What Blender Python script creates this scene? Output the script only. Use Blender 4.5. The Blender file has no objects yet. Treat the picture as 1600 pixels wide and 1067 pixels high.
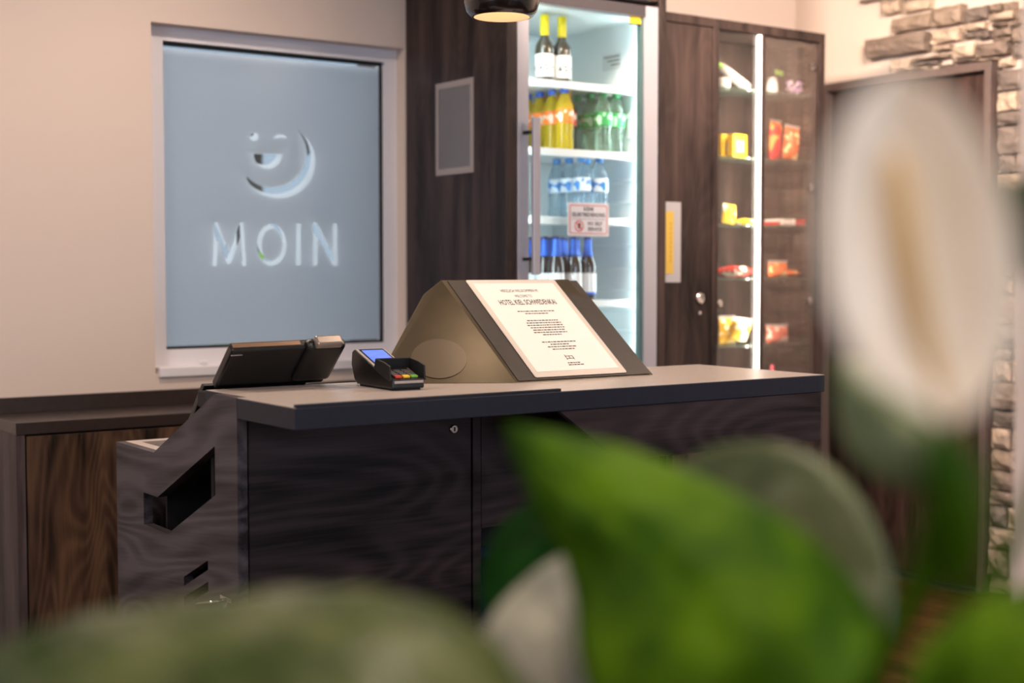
import bpy, bmesh, math, random
from mathutils import Vector, Matrix
random.seed(11)
S = bpy.context.scene
COL = S.collection

# ------------------------------------------------------------------ camera
H = 1.28
YAW, PITCH, FPX = math.radians(35.2508), math.radians(2.8827), 2189.34
FWD = Vector((math.sin(YAW) * math.cos(PITCH), math.cos(YAW) * math.cos(PITCH), -math.sin(PITCH)))
RGT = Vector((math.cos(YAW), -math.sin(YAW), 0))
UPV = RGT.cross(FWD)
cam = bpy.data.cameras.new('camera')
cam.sensor_width = 36.0
cam.lens = 36.0 * FPX / 1600.0
cam.clip_start = 0.02
cam.dof.use_dof = True
cam.dof.focus_distance = 3.55
cam.dof.aperture_fstop = cam.lens / 27.0
camo = bpy.data.objects.new('camera', cam)
COL.objects.link(camo)
camo.location = (0, 0, H)
camo.rotation_euler = Matrix((RGT, UPV, -FWD)).transposed().to_euler()
S.camera = camo

# ------------------------------------------------------------------ world, light, exposure
wd = bpy.data.worlds.new('world'); S.world = wd; wd.use_nodes = True
wd.node_tree.nodes['Background'].inputs[0].default_value = (0.58, 0.595, 0.63, 1)
wd.node_tree.nodes['Background'].inputs[1].default_value = 6.5
S.view_settings.view_transform = 'Standard'
S.view_settings.look = 'None'
S.view_settings.exposure = 0.0
S.view_settings.gamma = 1.0
S.view_settings.use_curve_mapping = False
S.cycles.transparent_max_bounces = 32
S.cycles.max_bounces = 10
S.cycles.diffuse_bounces = 5
S.cycles.glossy_bounces = 4
S.cycles.transmission_bounces = 8
S.cycles.sample_clamp_indirect = 6.0
S.cycles.caustics_reflective = False
S.cycles.caustics_refractive = False

def area(name, loc, target, size, power, color, size_y=None, shape=None, spread=180):
    l = bpy.data.lights.new(name, 'AREA'); l.energy = power; l.color = color; l.size = size
    l.spread = math.radians(spread)
    if size_y: l.shape = 'RECTANGLE'; l.size_y = size_y
    if shape: l.shape = shape
    o = bpy.data.objects.new(name, l); COL.objects.link(o); o.location = loc
    o.rotation_euler = (Vector(target) - Vector(loc)).to_track_quat('-Z', 'Y').to_euler()
    return o
WARM = (1.0, 0.80, 0.64)
COOL = (0.66, 0.80, 1.0)
# assumed recessed ceiling downlights above the frame; the one behind the camera is added to brighten the flower
for i, (x, y, p) in enumerate(((0.6, 3.6, 13), (1.7, 3.7, 12), (3.35, 2.5, 14), (1.4, 1.3, 12), (3.9, 1.95, 18), (0.7, 0.5, 14), (0.0, -0.4, 22), (-1.2, 2.4, 12))):
    area('assumed_downlight', (x, y, 2.60), (x, y, 0), 0.16, p, WARM, shape='DISK', spread=170)
# assumed track spots turned towards the stone wall and the wall above the cabinets
area('assumed_track_spot', (2.50, 3.50, 2.52), (4.76, 3.75, 2.0), 0.14, 19, WARM, shape='DISK', spread=110)
area('assumed_track_spot', (3.10, 2.30, 2.55), (4.76, 3.70, 1.8), 0.14, 20, WARM, shape='DISK', spread=100)
area('assumed_track_spot', (3.60, 2.60, 2.55), (3.95, 4.50, 2.2), 0.14, 6, WARM, shape='DISK', spread=90)
# assumed daylight without windows: area lights by the left wall and behind the camera
area('assumed_daylight_left', (-2.55, 1.6, 1.5), (1.0, 2.6, 1.0), 2.2, 70, COOL, size_y=1.7)
area('assumed_daylight_front', (2.2, -2.5, 1.6), (2.2, 2.0, 0.9), 2.6, 90, (0.62, 0.77, 1.0), size_y=1.7)

# ------------------------------------------------------------------ helpers
def ray(px, py):
    return FWD + RGT * ((px - 800) / FPX) - UPV * ((py - 533.5) / FPX)
CAM = Vector((0, 0, H))
def ony(px, py, Y):
    d = ray(px, py); return CAM + d * (Y / d.y)
def onx(px, py, X):
    d = ray(px, py); return CAM + d * (X / d.x)
def onz(px, py, Z):
    d = ray(px, py); return CAM + d * ((Z - H) / d.z)
def dep(px, py, D):
    return CAM + ray(px, py) * D

ORG = {}
def link(o, parent=None, org=None):
    COL.objects.link(o)
    if parent is not None: o.parent = parent
    ORG[o.name] = org if org is not None else Vector((0, 0, 0))
    return o
def tag(o, label=None, cat=None, group=None, kind=None):
    if label: o['label'] = label
    if cat: o['category'] = cat
    if group: o['group'] = group
    if kind: o['kind'] = kind
    return o
def thing(name, loc, label, cat, group=None):
    o = bpy.data.objects.new(name, None); o.empty_display_size = 0.05
    o.location = loc
    link(o, None, Vector(loc)); return tag(o, label, cat, group)
def setting(name, loc=(0, 0, 0)):
    o = bpy.data.objects.new(name, None); o.location = loc
    link(o, None, Vector(loc)); o['kind'] = 'structure'; return o

class MB:
    """collects geometry in world coordinates"""
    def __init__(s): s.v = []; s.f = []; s.m = []
    def add(s, vs, fs, mi=0):
        b = len(s.v); s.v += [Vector(v) for v in vs]
        s.f += [tuple(i + b for i in f) for f in fs]; s.m += [mi] * len(fs); return s
    def box(s, x0, x1, y0, y1, z0, z1, M=None, mi=0):
        vs = [Vector(p) for p in ((x0, y0, z0), (x1, y0, z0), (x1, y1, z0), (x0, y1, z0), (x0, y0, z1), (x1, y0, z1), (x1, y1, z1), (x0, y1, z1))]
        if M is not None: vs = [M @ v for v in vs]
        return s.add(vs, [(3, 2, 1, 0), (4, 5, 6, 7), (0, 1, 5, 4), (1, 2, 6, 5), (2, 3, 7, 6), (3, 0, 4, 7)], mi)
    def lathe(s, prof, c=(0, 0, 0), n=24, M=None, cap=True, mi=0):
        vs = []; fs = []; c = Vector(c)
        for r, z in prof:
            for k in range(n):
                a = 2 * math.pi * k / n; vs.append(Vector((r * math.cos(a), r * math.sin(a), z)))
        for i in range(len(prof) - 1):
            for k in range(n):
                fs.append((i * n + k, i * n + (k + 1) % n, (i + 1) * n + (k + 1) % n, (i + 1) * n + k))
        if cap:
            fs.append(tuple(range(n - 1, -1, -1))); fs.append(tuple((len(prof) - 1) * n + k for k in range(n)))
        vs = [(M @ v if M is not None else v) + c for v in vs]
        return s.add(vs, fs, mi)
    def tube(s, pts, r, n=8, mi=0):
        pts = [Vector(p) for p in pts]; vs = []; fs = []
        rs = r if isinstance(r, (list, tuple)) else [r] * len(pts)
        for i, p in enumerate(pts):
            t = (pts[min(i + 1, len(pts) - 1)] - pts[max(i - 1, 0)]).normalized()
            a = t.cross(Vector((0, 0, 1)))
            if a.length < 1e-3: a = t.cross(Vector((1, 0, 0)))
            a.normalize(); b = t.cross(a)
            for k in range(n):
                w = 2 * math.pi * k / n; vs.append(p + (a * math.cos(w) + b * math.sin(w)) * rs[i])
        for i in range(len(pts) - 1):
            for k in range(n):
                fs.append((i * n + k, i * n + (k + 1) % n, (i + 1) * n + (k + 1) % n, (i + 1) * n + k))
        fs.append(tuple(range(n - 1, -1, -1))); fs.append(tuple((len(pts) - 1) * n + k for k in range(n)))
        return s.add(vs, fs, mi)
    def prism(s, poly, ext, mi=0):
        """poly: list of 3D points (planar), ext: extrusion vector"""
        n = len(poly); ext = Vector(ext); vs = [Vector(p) for p in poly] + [Vector(p) + ext for p in poly]
        fs = [tuple(range(n - 1, -1, -1)), tuple(range(n, 2 * n))] + [(i, (i + 1) % n, n + (i + 1) % n, n + i) for i in range(n)]
        return s.add(vs, fs, mi)
    def build(s, name, mat, parent=None, bevel=0, smooth=False, seg=2, sub=0, label=None):
        org = ORG[parent.name] if parent is not None else Vector((0, 0, 0))
        me = bpy.data.meshes.new(name)
        me.from_pydata([tuple(v - org) for v in s.v], [], s.f)
        bm = bmesh.new(); bm.from_mesh(me); bmesh.ops.recalc_face_normals(bm, faces=bm.faces); bm.to_mesh(me); bm.free()
        for m in (mat if isinstance(mat, (list, tuple)) else [mat]): me.materials.append(m)
        for p, i in zip(me.polygons, s.m): p.material_index = i; p.use_smooth = smooth
        me.update()
        o = bpy.data.objects.new(name, me); link(o, parent, org)
        if bevel:
            b = o.modifiers.new('bevel', 'BEVEL'); b.width = bevel; b.segments = seg; b.limit_method = 'ANGLE'; b.angle_limit = math.radians(40)
        if sub:
            b = o.modifiers.new('sub', 'SUBSURF'); b.levels = sub; b.render_levels = sub
        if label: o['label'] = label
        return o
def B(x0, x1, y0, y1, z0, z1): return MB().box(x0, x1, y0, y1, z0, z1)

def plate(outer, holes, thick, M, name, mat, parent=None, label=None):
    """flat plate with holes: 2D filled outline with thickness, placed by matrix M (local x,y -> plane, z -> thickness centred)"""
    cu = bpy.data.curves.new(name, 'CURVE'); cu.dimensions = '2D'; cu.fill_mode = 'BOTH'; cu.extrude = thick / 2
    for poly in [outer] + holes:
        sp = cu.splines.new('POLY'); sp.points.add(len(poly) - 1); sp.use_cyclic_u = True
        for p, q in zip(sp.points, poly): p.co = (q[0], q[1], 0, 1)
    t = bpy.data.objects.new('t', cu); COL.objects.link(t)
    me = bpy.data.meshes.new_from_object(t.evaluated_get(bpy.context.evaluated_depsgraph_get()))
    bpy.data.objects.remove(t); bpy.data.curves.remove(cu)
    org = ORG[parent.name] if parent is not None else Vector((0, 0, 0))
    me.transform(Matrix.Translation(-org) @ M); me.name = name
    bm = bmesh.new(); bm.from_mesh(me); bmesh.ops.remove_doubles(bm, verts=bm.verts, dist=1e-5); bmesh.ops.recalc_face_normals(bm, faces=bm.faces); bm.to_mesh(me); bm.free()
    me.materials.clear(); me.materials.append(mat)
    for p in me.polygons: p.use_smooth = False
    o = bpy.data.objects.new(name, me); link(o, parent, org)
    if label: o['label'] = label
    return o
def frame_m(o, x, y):
    """matrix: local x -> x, local y -> y, local z -> x cross y, origin o"""
    x = Vector(x).normalized(); y = Vector(y).normalized(); z = x.cross(y)
    m = Matrix((x, y, z)).transposed().to_4x4(); m.translation = Vector(o); return m
def text(body, height, M, mat, name, parent, width=None, align='CENTER', thick=0.0004, space=1.0, bold=0.0):
    cu = bpy.data.curves.new(name, 'FONT'); cu.body = body; cu.align_x = align; cu.size = 1.0; cu.extrude = 0.0; cu.resolution_u = 2
    cu.space_character = space; cu.offset = bold
    t = bpy.data.objects.new('t', cu); COL.objects.link(t)
    me = bpy.data.meshes.new_from_object(t.evaluated_get(bpy.context.evaluated_depsgraph_get()))
    bpy.data.objects.remove(t); bpy.data.curves.remove(cu)
    xs = [v.co.x for v in me.vertices]; w = max(xs) - min(xs)
    sy = height / 0.69; sx = sy if width is None else width / w
    org = ORG[parent.name]
    me.transform(Matrix.Translation(-org) @ M @ Matrix.Diagonal((sx, sy, 1, 1))); me.name = name
    me.materials.clear(); me.materials.append(mat)
    o = bpy.data.objects.new(name, me); link(o, parent, org); return o
def copy_tree(o, parent=None):
    c = o.copy(); COL.objects.link(c); c.parent = parent; ORG[c.name] = ORG[o.name].copy()
    for ch in [x for x in COL.objects if x.parent == o]: copy_tree(ch, c)
    return c

# ------------------------------------------------------------------ materials
def srgb(r, g, b):
    f = lambda c: (c / 255 / 12.92) if c <= 10 else ((c / 255 + 0.055) / 1.055) ** 2.4
    return (f(r), f(g), f(b), 1)
MATS = {}
def pm(name, col, rough=0.5, metal=0.0, spec=0.5, noise=None, coat=0, emit=None, bump=None, trans=0, alpha=1):
    """principled material; noise=(scale, amount) varies the colour, bump=(scale, strength, distance)"""
    if name in MATS: return MATS[name]
    m = bpy.data.materials.new(name); m.use_nodes = True; nt = m.node_tree; b = nt.nodes['Principled BSDF']
    c = col if len(col) == 4 else (*col, 1)
    b.inputs['Base Color'].default_value = c; b.inputs['Roughness'].default_value = rough; b.inputs['Metallic'].default_value = metal
    b.inputs['Specular IOR Level'].default_value = spec; b.inputs['Coat Weight'].default_value = coat
    b.inputs['Transmission Weight'].default_value = trans; b.inputs['Alpha'].default_value = alpha
    tc = nt.nodes.new('ShaderNodeTexCoord')
    if noise:
        n = nt.nodes.new('ShaderNodeTexNoise'); n.inputs['Scale'].default_value = noise[0]; n.inputs['Detail'].default_value = 4
        r = nt.nodes.new('ShaderNodeValToRGB'); a = noise[1]
        r.color_ramp.elements[0].position = 0.3; r.color_ramp.elements[1].position = 0.7
        r.color_ramp.elements[0].color = (c[0] * (1 - a), c[1] * (1 - a), c[2] * (1 - a), 1)
        r.color_ramp.elements[1].color = (min(1, c[0] * (1 + a)), min(1, c[1] * (1 + a)), min(1, c[2] * (1 + a)), 1)
        nt.links.new(tc.outputs['Object'], n.inputs['Vector']); nt.links.new(n.outputs[0], r.inputs[0]); nt.links.new(r.outputs[0], b.inputs['Base Color'])
    if bump:
        n = nt.nodes.new('ShaderNodeTexNoise'); n.inputs['Scale'].default_value = bump[0]; n.inputs['Detail'].default_value = 5
        bu = nt.nodes.new('ShaderNodeBump'); bu.inputs['Strength'].default_value = bump[1]; bu.inputs['Distance'].default_value = bump[2]
        nt.links.new(tc.outputs['Object'], n.inputs['Vector']); nt.links.new(n.outputs[0], bu.inputs['Height']); nt.links.new(bu.outputs[0], b.inputs['Normal'])
    if emit:
        b.inputs['Emission Color'].default_value = (*emit[0][:3], 1); b.inputs['Emission Strength'].default_value = emit[1]
    MATS[name] = m; return m

def wood(name, dark, light, axis, scale=1.0, rough=0.42, stretch=22.0, tilt=0.0, ring=0.5):
    """laminate with fine stretched grain and thin cathedral lines; axis 0/1/2 = direction of the grain"""
    m = bpy.data.materials.new(name); m.use_nodes = True; nt = m.node_tree; b = nt.nodes['Principled BSDF']
    L = nt.links.new; N = nt.nodes.new
    def math_(op, a, bb=None, c=None):
        n = N('ShaderNodeMath'); n.operation = op
        for k, v in enumerate((a, bb, c)):
            if v is None: continue
            if isinstance(v, (int, float)): n.inputs[k].default_value = v
            else: L(v, n.inputs[k])
        return n.outputs[0]
    tc = N('ShaderNodeTexCoord'); rot = N('ShaderNodeMapping'); rot.inputs['Rotation'].default_value = (tilt, 0, 0); L(tc.outputs['Object'], rot.inputs['Vector'])
    def noise(across, along, sc, det, ro=.55, dist=0.0):
        mp = N('ShaderNodeMapping'); v = [across] * 3; v[axis] = along; mp.inputs['Scale'].default_value = v; L(rot.outputs[0], mp.inputs['Vector'])
        n = N('ShaderNodeTexNoise'); n.inputs['Scale'].default_value = sc; n.inputs['Detail'].default_value = det; n.inputs['Roughness'].default_value = ro; n.inputs['Distortion'].default_value = dist
        L(mp.outputs[0], n.inputs['Vector']); return n.outputs[0]
    fine = noise(scale * stretch * 2.2, scale * 1.6, 3.0, 6)
    band = noise(scale * 5, scale * .55, 1.6, 3)
    big = noise(scale * 3.4, scale * .8, 1.1, 1.2, .4, .25)
    lines = math_('POWER', math_('ABSOLUTE', math_('SINE', math_('MULTIPLY', big, 62.0))), 3.0)
    v = math_('MULTIPLY_ADD', fine, .25, math_('MULTIPLY', band, .75))
    v = math_('MULTIPLY_ADD', lines, .16 * ring, v)
    rp = N('ShaderNodeValToRGB'); rp.color_ramp.elements[0].position = 0.38; rp.color_ramp.elements[1].position = 0.70
    rp.color_ramp.elements[0].color = dark; rp.color_ramp.elements[1].color = light
    L(v, rp.inputs[0]); L(rp.outputs[0], b.inputs['Base Color'])
    b.inputs['Roughness'].default_value = rough; b.inputs['Specular IOR Level'].default_value = 0.22
    bu = N('ShaderNodeBump'); bu.inputs['Strength'].default_value = 0.12; bu.inputs['Distance'].default_value = 0.0006
    L(fine, bu.inputs['Height']); L(bu.outputs[0], b.inputs['Normal'])
    return m
def clear(name, tint, gloss=0.12, diff=None, diffw=0.0, rough=0.03):
    """thin clear glass or plastic: tinted see-through with a mirror-like skin"""
    m = bpy.data.materials.new(name); m.use_nodes = True; nt = m.node_tree; L = nt.links.new; N = nt.nodes.new
    for n in list(nt.nodes): nt.nodes.remove(n)
    out = N('ShaderNodeOutputMaterial'); tr = N('ShaderNodeBsdfTransparent'); tr.inputs[0].default_value = (*tint[:3], 1)
    gl = N('ShaderNodeBsdfGlossy'); gl.inputs['Roughness'].default_value = rough
    base = tr
    if diff:
        df = N('ShaderNodeBsdfDiffuse'); df.inputs[0].default_value = (*diff[:3], 1)
        tl = N('ShaderNodeBsdfTranslucent'); tl.inputs[0].default_value = (*diff[:3], 1)
        m0 = N('ShaderNodeMixShader'); m0.inputs[0].default_value = 0.5; L(df.outputs[0], m0.inputs[1]); L(tl.outputs[0], m0.inputs[2])
        m1 = N('ShaderNodeMixShader'); m1.inputs[0].default_value = diffw; L(tr.outputs[0], m1.inputs[1]); L(m0.outputs[0], m1.inputs[2]); base = m1
    lw = N('ShaderNodeLayerWeight'); lw.inputs[0].default_value = 0.25
    mu = N('ShaderNodeMath'); mu.operation = 'MULTIPLY_ADD'; mu.inputs[1].default_value = gloss * 3; mu.inputs[2].default_value = gloss * 0.3; mu.use_clamp = True
    L(lw.outputs['Fresnel'], mu.inputs[0])
    mx = N('ShaderNodeMixShader'); L(mu.outputs[0], mx.inputs[0]); L(base.outputs[0], mx.inputs[1]); L(gl.outputs[0], mx.inputs[2]); L(mx.outputs[0], out.inputs[0])
    return m
def frosted(name, col, trans=0.75):
    m = bpy.data.materials.new(name); m.use_nodes = True; nt = m.node_tree; L = nt.links.new; N = nt.nodes.new
    for n in list(nt.nodes): nt.nodes.remove(n)
    out = N('ShaderNodeOutputMaterial'); df = N('ShaderNodeBsdfDiffuse'); tl = N('ShaderNodeBsdfTranslucent')
    df.inputs[0].default_value = col; tl.inputs[0].default_value = col
    mx = N('ShaderNodeMixShader'); mx.inputs[0].default_value = trans; L(df.outputs[0], mx.inputs[1]); L(tl.outputs[0], mx.inputs[2])
    gl = N('ShaderNodeBsdfGlossy'); gl.inputs['Roughness'].default_value = 0.25
    m2 = N('ShaderNodeMixShader'); m2.inputs[0].default_value = 0.06; L(mx.outputs[0], m2.inputs[1]); L(gl.outputs[0], m2.inputs[2]); L(m2.outputs[0], out.inputs[0])
    return m
def leafy(name, dark, light, trans=0.25, rough=0.35, spec=.28):
    m = bpy.data.materials.new(name); m.use_nodes = True; nt = m.node_tree; L = nt.links.new; N = nt.nodes.new
    b = nt.nodes['Principled BSDF']; out = nt.nodes['Material Output']
    tc = N('ShaderNodeTexCoord'); n = N('ShaderNodeTexNoise'); n.inputs['Scale'].default_value = 14; n.inputs['Detail'].default_value = 3
    L(tc.outputs['Object'], n.inputs['Vector'])
    rp = N('ShaderNodeValToRGB'); rp.color_ramp.elements[0].position = .35; rp.color_ramp.elements[1].position = .65
    rp.color_ramp.elements[0].color = dark; rp.color_ramp.elements[1].color = light; L(n.outputs[0], rp.inputs[0])
    L(rp.outputs[0], b.inputs['Base Color']); b.inputs['Roughness'].default_value = rough; b.inputs['Specular IOR Level'].default_value = spec
    tl = N('ShaderNodeBsdfTranslucent'); L(rp.outputs[0], tl.inputs[0])
    mx = N('ShaderNodeMixShader'); mx.inputs[0].default_value = trans; L(b.outputs[0], mx.inputs[1]); L(tl.outputs[0], mx.inputs[2]); L(mx.outputs[0], out.inputs[0])
    return m

WALL = pm('warm_plaster', srgb(214, 197, 186), 0.9, spec=0.2, bump=(220, 0.08, 0.002))
CEIL = pm('ceiling_paint', srgb(225, 215, 206), 0.9)
WHITE = pm('white_pvc', srgb(226, 222, 226), 0.35)
WOODV = wood('dark_walnut_upright', srgb(24, 18, 18), srgb(74, 59, 55), 2, 1.5, ring=0.3)
WOODS = wood('brown_walnut_sideboard', srgb(20, 14, 11), srgb(94, 70, 54), 2, 1.7, ring=0.6)
WOODG = wood('daylit_walnut_upright', srgb(40, 32, 31), srgb(92, 80, 80), 2, 1.6, ring=0.3)  # sideboard walnut with the grey of reflected daylight put into the colour
WOODC = wood('grey_walnut_counter', srgb(20, 18, 21), srgb(84, 77, 82), 1, 1.2, ring=0.9, tilt=0.12)
WOODF = wood('shaded_walnut_front', srgb(4, 3, 4), srgb(60, 49, 51), 0, 1.2, ring=0.6)  # darker copy of the counter wood, overhang shade put into the colour
WOODR = wood('red_brown_door', srgb(32, 23, 21), srgb(82, 60, 54), 2, 1.4, ring=0.4)
EDGE = pm('dark_laminate_edge', srgb(74, 66, 68), 0.45, noise=(30, 0.12))
TOP = pm('grey_brown_worktop', srgb(184, 171, 164), 0.32, spec=0.6, noise=(120, 0.08))
TOPD = pm('dark_brown_worktop', srgb(50, 40, 36), 0.30, noise=(60, 0.15))
SLATE = pm('charcoal_laminate', srgb(32, 35, 46), 0.45, spec=.25, noise=(80, 0.1))
BLACK = pm('black_plastic', srgb(8, 8, 9), 0.33)
BLACKM = pm('matt_black_plastic', srgb(7, 7, 8), 0.6)
DARK = pm('dark_interior', srgb(18, 15, 16), 0.8)
CHROME = pm('chrome', srgb(200, 198, 196), 0.18, metal=1.0)
ALU = pm('silver_aluminium', srgb(172, 170, 178), 0.36, metal=0.3)
FRIDGEW = pm('fridge_liner', srgb(226, 236, 238), 0.4)
GLASS = clear('clear_glass', (0.97, 0.985, 0.98), 0.10)
GLASSE = clear('shelf_glass', (0.80, 0.90, 0.87), 0.16, diff=srgb(200, 225, 215), diffw=0.12)
PAPER = pm('white_paper', srgb(240, 234, 226), 0.7)
INK = pm('dark_ink', srgb(22, 19, 20), 0.8, spec=.1)
RED = pm('red_print', srgb(190, 84, 76), 0.6)

# ------------------------------------------------------------------ the room
XR, YW, ZC = 4.765, 4.51, 2.62
XL, YF = -2.6, -2.6
# back wall with window opening
WX0, WX1, WZ0, WZ1 = 1.726, 2.700, 0.935, 2.103
def rect(x0, x1, y0, y1): return [(x0, y0), (x1, y0), (x1, y1), (x0, y1)]
w = plate(rect(XL, XR + .1, 0, ZC), [rect(WX0, WX1, WZ0, WZ1)], 0.14, frame_m((0, YW + .07, 0), (1, 0, 0), (0, 0, 1)), 'wall_back', WALL)
w['kind'] = 'structure'
wr = B(XR, XR + .1, YF, YW, 0, ZC).build('wall_right', WALL); wr['kind'] = 'structure'; ORG['wall_right'] = Vector((0, 0, 0))
B(XL - .1, XL, YF, YW, 0, ZC).build('wall_left', WALL)['kind'] = 'structure'
B(XL - .1, XR + .1, YF - .1, YF, 0, ZC).build('wall_front', WALL)['kind'] = 'structure'
B(XL - .1, XR + .1, YF - .1, YW + .14, ZC, ZC + .1).build('ceiling', CEIL)['kind'] = 'structure'
FLOORM = wood('oak_floor', srgb(44, 28, 16), srgb(98, 66, 38), 1, 1.2, rough=0.35)
fl = B(XL - .1, XR + .1, YF - .1, YW + .14, -0.1, -0.014).build('floor', pm('screed', srgb(60, 42, 28), .8)); fl['kind'] = 'structure'
pl = None
for i in range(52):                                   # floor boards run towards the back wall
    x0 = XL + i * 0.142
    if x0 + .14 > XR: break
    b = B(x0, x0 + .140, YF, YW, -0.014, 0).build('floor_board', FLOORM, fl, bevel=0.0015, seg=1)
# window: white frame, sill lip, pane, frosted film with the cut out greeting
win = setting('window_1', (WX0, YW, WZ0))
GX0, GX1, GZ0, GZ1 = 1.789, 2.650, 1.012, 2.056
yfr = YW + .060
plate(rect(WX0, WX1, WZ0, WZ1), [rect(GX0, GX1, GZ0, GZ1)], 0.065, frame_m((0, yfr + .0325, 0), (1, 0, 0), (0, 0, 1)), 'window_frame', WHITE, win)
B(WX0 + .012, WX1 - .005, YW - .012, YW + .075, WZ0 - .012, WZ0 + .022).build('window_sill', WHITE, win, bevel=.004)
B(1.905, 1.935, yfr - .006, yfr, .962, .972).build('drain_cap', WHITE, win, bevel=.002)
plate(rect(GX0, GX1, GZ0, GZ1), [rect(GX0 + .006, GX1 - .006, GZ0 + .009, GZ1 - .012)], 0.02, frame_m((0, yfr + .03, 0), (1, 0, 0), (0, 0, 1)), 'gasket', BLACKM, win)
YG = yfr + .030
B(GX0 + .006, GX1 - .006, YG + .004, YG + .008, GZ0 + .009, GZ1 - .012).build('pane', GLASS, win)
B(GX0 + .006, GX1 - .006, YG + .026, YG + .030, GZ0 + .009, GZ1 - .012).build('pane', GLASS, win)
def zp(x, y, dx=0, dy=0):
    q = ony(320 + (x + dx) / 3.8125, 160 + (y + dy) / 3.8125, YG); return (q.x, q.z)
def arc(cx, cy, r, a0, a1, n, ry=None):
    ry = ry or r
    return [(cx + r * math.cos(math.radians(a0 + (a1 - a0) * k / n)), cy + ry * math.sin(math.radians(a0 + (a1 - a0) * k / n))) for k in range(n + 1)]
GLY = [
    [(33, 950), (42, 692), (62, 692), (128, 862), (196, 692), (216, 692), (234, 950), (206, 950), (200, 775), (140, 938), (118, 938), (64, 775), (58, 950)],
    arc(385, 826, 88, 0, 348, 31, 124), arc(385, 826, 62, 0, 348, 31, 96),
    [(530, 700), (557, 700), (557, 948), (530, 948)],
    [(630, 948), (630, 690), (652, 690), (748, 880), (748, 700), (775, 700), (775, 952), (755, 952), (657, 765), (657, 948)],
    arc(425, 330, 218, -58, 152, 40) + arc(388, 282, 204, 138, -44, 36),
    [(278, 284), (444, 288)] + arc(361, 288, 83, 4, 176, 18, 86),
    arc(280, 182, 24, 0, 340, 17),
    [(398, 190)] + arc(436, 196, 38, 190, 350, 12, 26) + arc(436, 198, 30, 345, 195, 10, 10),
]
FILM = frosted('frosted_film', (0.80, 0.82, 0.85, 1), 0.90)
for (y, dx, dy) in ((YG + .0025, 16, 22), (YG + .0245, 6, -5)):
    holes = []
    for g in GLY:
        pts = [zp(a, b, dx, dy) for a, b in g]
        holes.append(pts)
    plate(rect(GX0 + .008, GX1 - .008, GZ0 + .011, GZ1 - .020), holes, 0.0004, frame_m((0, y, 0), (1, 0, 0), (0, 0, 1)), 'frosted_film', FILM, win)
# beyond the window: dark pier added to shade the film's right edge, yard, dark shelter post, shrub
OUT = pm('grey_render', srgb(150, 150, 150), .9)
rev = setting('wall_outer_1', (0, 0, 0))
B(WX1 - .035, WX1 + .5, YW + .141, YW + .30, -.101, ZC).build('shade_pier', pm('shade_pier_dark', srgb(60, 56, 54), .8), rev)
B(XL, XR, YW + .141, 14, -.2, -.101).build('floor_yard', pm('paving', srgb(140, 140, 138), .9))['kind'] = 'structure'
post = thing('shelter', (3.1, 6.8, -.101), 'dark shelter frame standing in the yard beyond the frosted window', 'shelter')
for x in (3.05, 3.75): B(x, x + .13, 6.75, 6.88, -.101, 2.0).build('post', BLACKM, post, bevel=.004)
B(2.62, 3.9, 6.6, 7.0, 1.92, 2.04).build('roof', BLACKM, post, bevel=.004)
sh = thing('shrub', (2.85, 5.9, -.101), 'green leafy shrub in the yard seen through the cut out letters', 'shrub')
m = MB(); rr = random.Random(3)
for k in range(420):
    d = Vector((rr.gauss(0, 1), rr.gauss(0, 1), rr.gauss(0, 1))).normalized() * rr.uniform(.5, 1)
    c = Vector((2.85 + d.x * .38, 5.9 + d.y * .35, .78 + d.z * .62)); a = Vector((rr.gauss(0, 1), rr.gauss(0, 1), rr.gauss(0, 1))).normalized(); b2 = a.orthogonal().normalized()
    m.add([c - a * .06, c + b2 * .025, c + a * .06, c - b2 * .025], [(0, 1, 2, 3)])
m.build('foliage', leafy('shrub_leaf', srgb(60, 100, 30), srgb(120, 160, 60)), sh)['kind'] = 'stuff'
MB().tube([(2.85, 5.9, -.101), (2.86, 5.9, .4), (2.83, 5.92, .9)], .015).build('stem', pm('bark', srgb(70, 55, 40), .9), sh)

B(-3, 12, 10.0, 10.2, -.101, 3.4).build('wall_outer_2', pm('blue_grey_facade', srgb(104, 116, 128), .9))['kind'] = 'structure'
# near wall corner on the far right of the picture, closer than the counter
c0 = dep(1588, 500, 1.95)
B(c0.x, c0.x + .22, c0.y - .35, c0.y, 0, ZC).build('wall_corner', WALL)['kind'] = 'structure'

# dark framed door in the right wall
dr = setting('door_1', (XR, 3.4, 0))
DY0, DY1, DZ = 3.412, 4.289, 2.097
FRM = pm('grey_brown_frame', srgb(96, 80, 76), 0.45, noise=(25, .1))
B(XR - .075, XR - .001, DY1 - .036, DY1, 0, DZ).build('door_frame', FRM, dr, bevel=.002)
B(XR - .075, XR - .001, DY0, DY0 + .030, 0, DZ).build('door_frame', FRM, dr, bevel=.002)
B(XR - .075, XR - .001, DY0 + .030, DY1 - .036, DZ - .034, DZ).build('door_frame', FRM, dr, bevel=.002)
B(XR - .035, XR - .005, DY0 + .032, DY1 - .038, 0.012, DZ - .036).build('door_leaf', WOODR, dr, bevel=.002)
B(XR - .045, XR - .034, DY0 + .055, DY0 + .075, .95, 1.25).build('door_pull', ALU, dr, bevel=.003)

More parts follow.
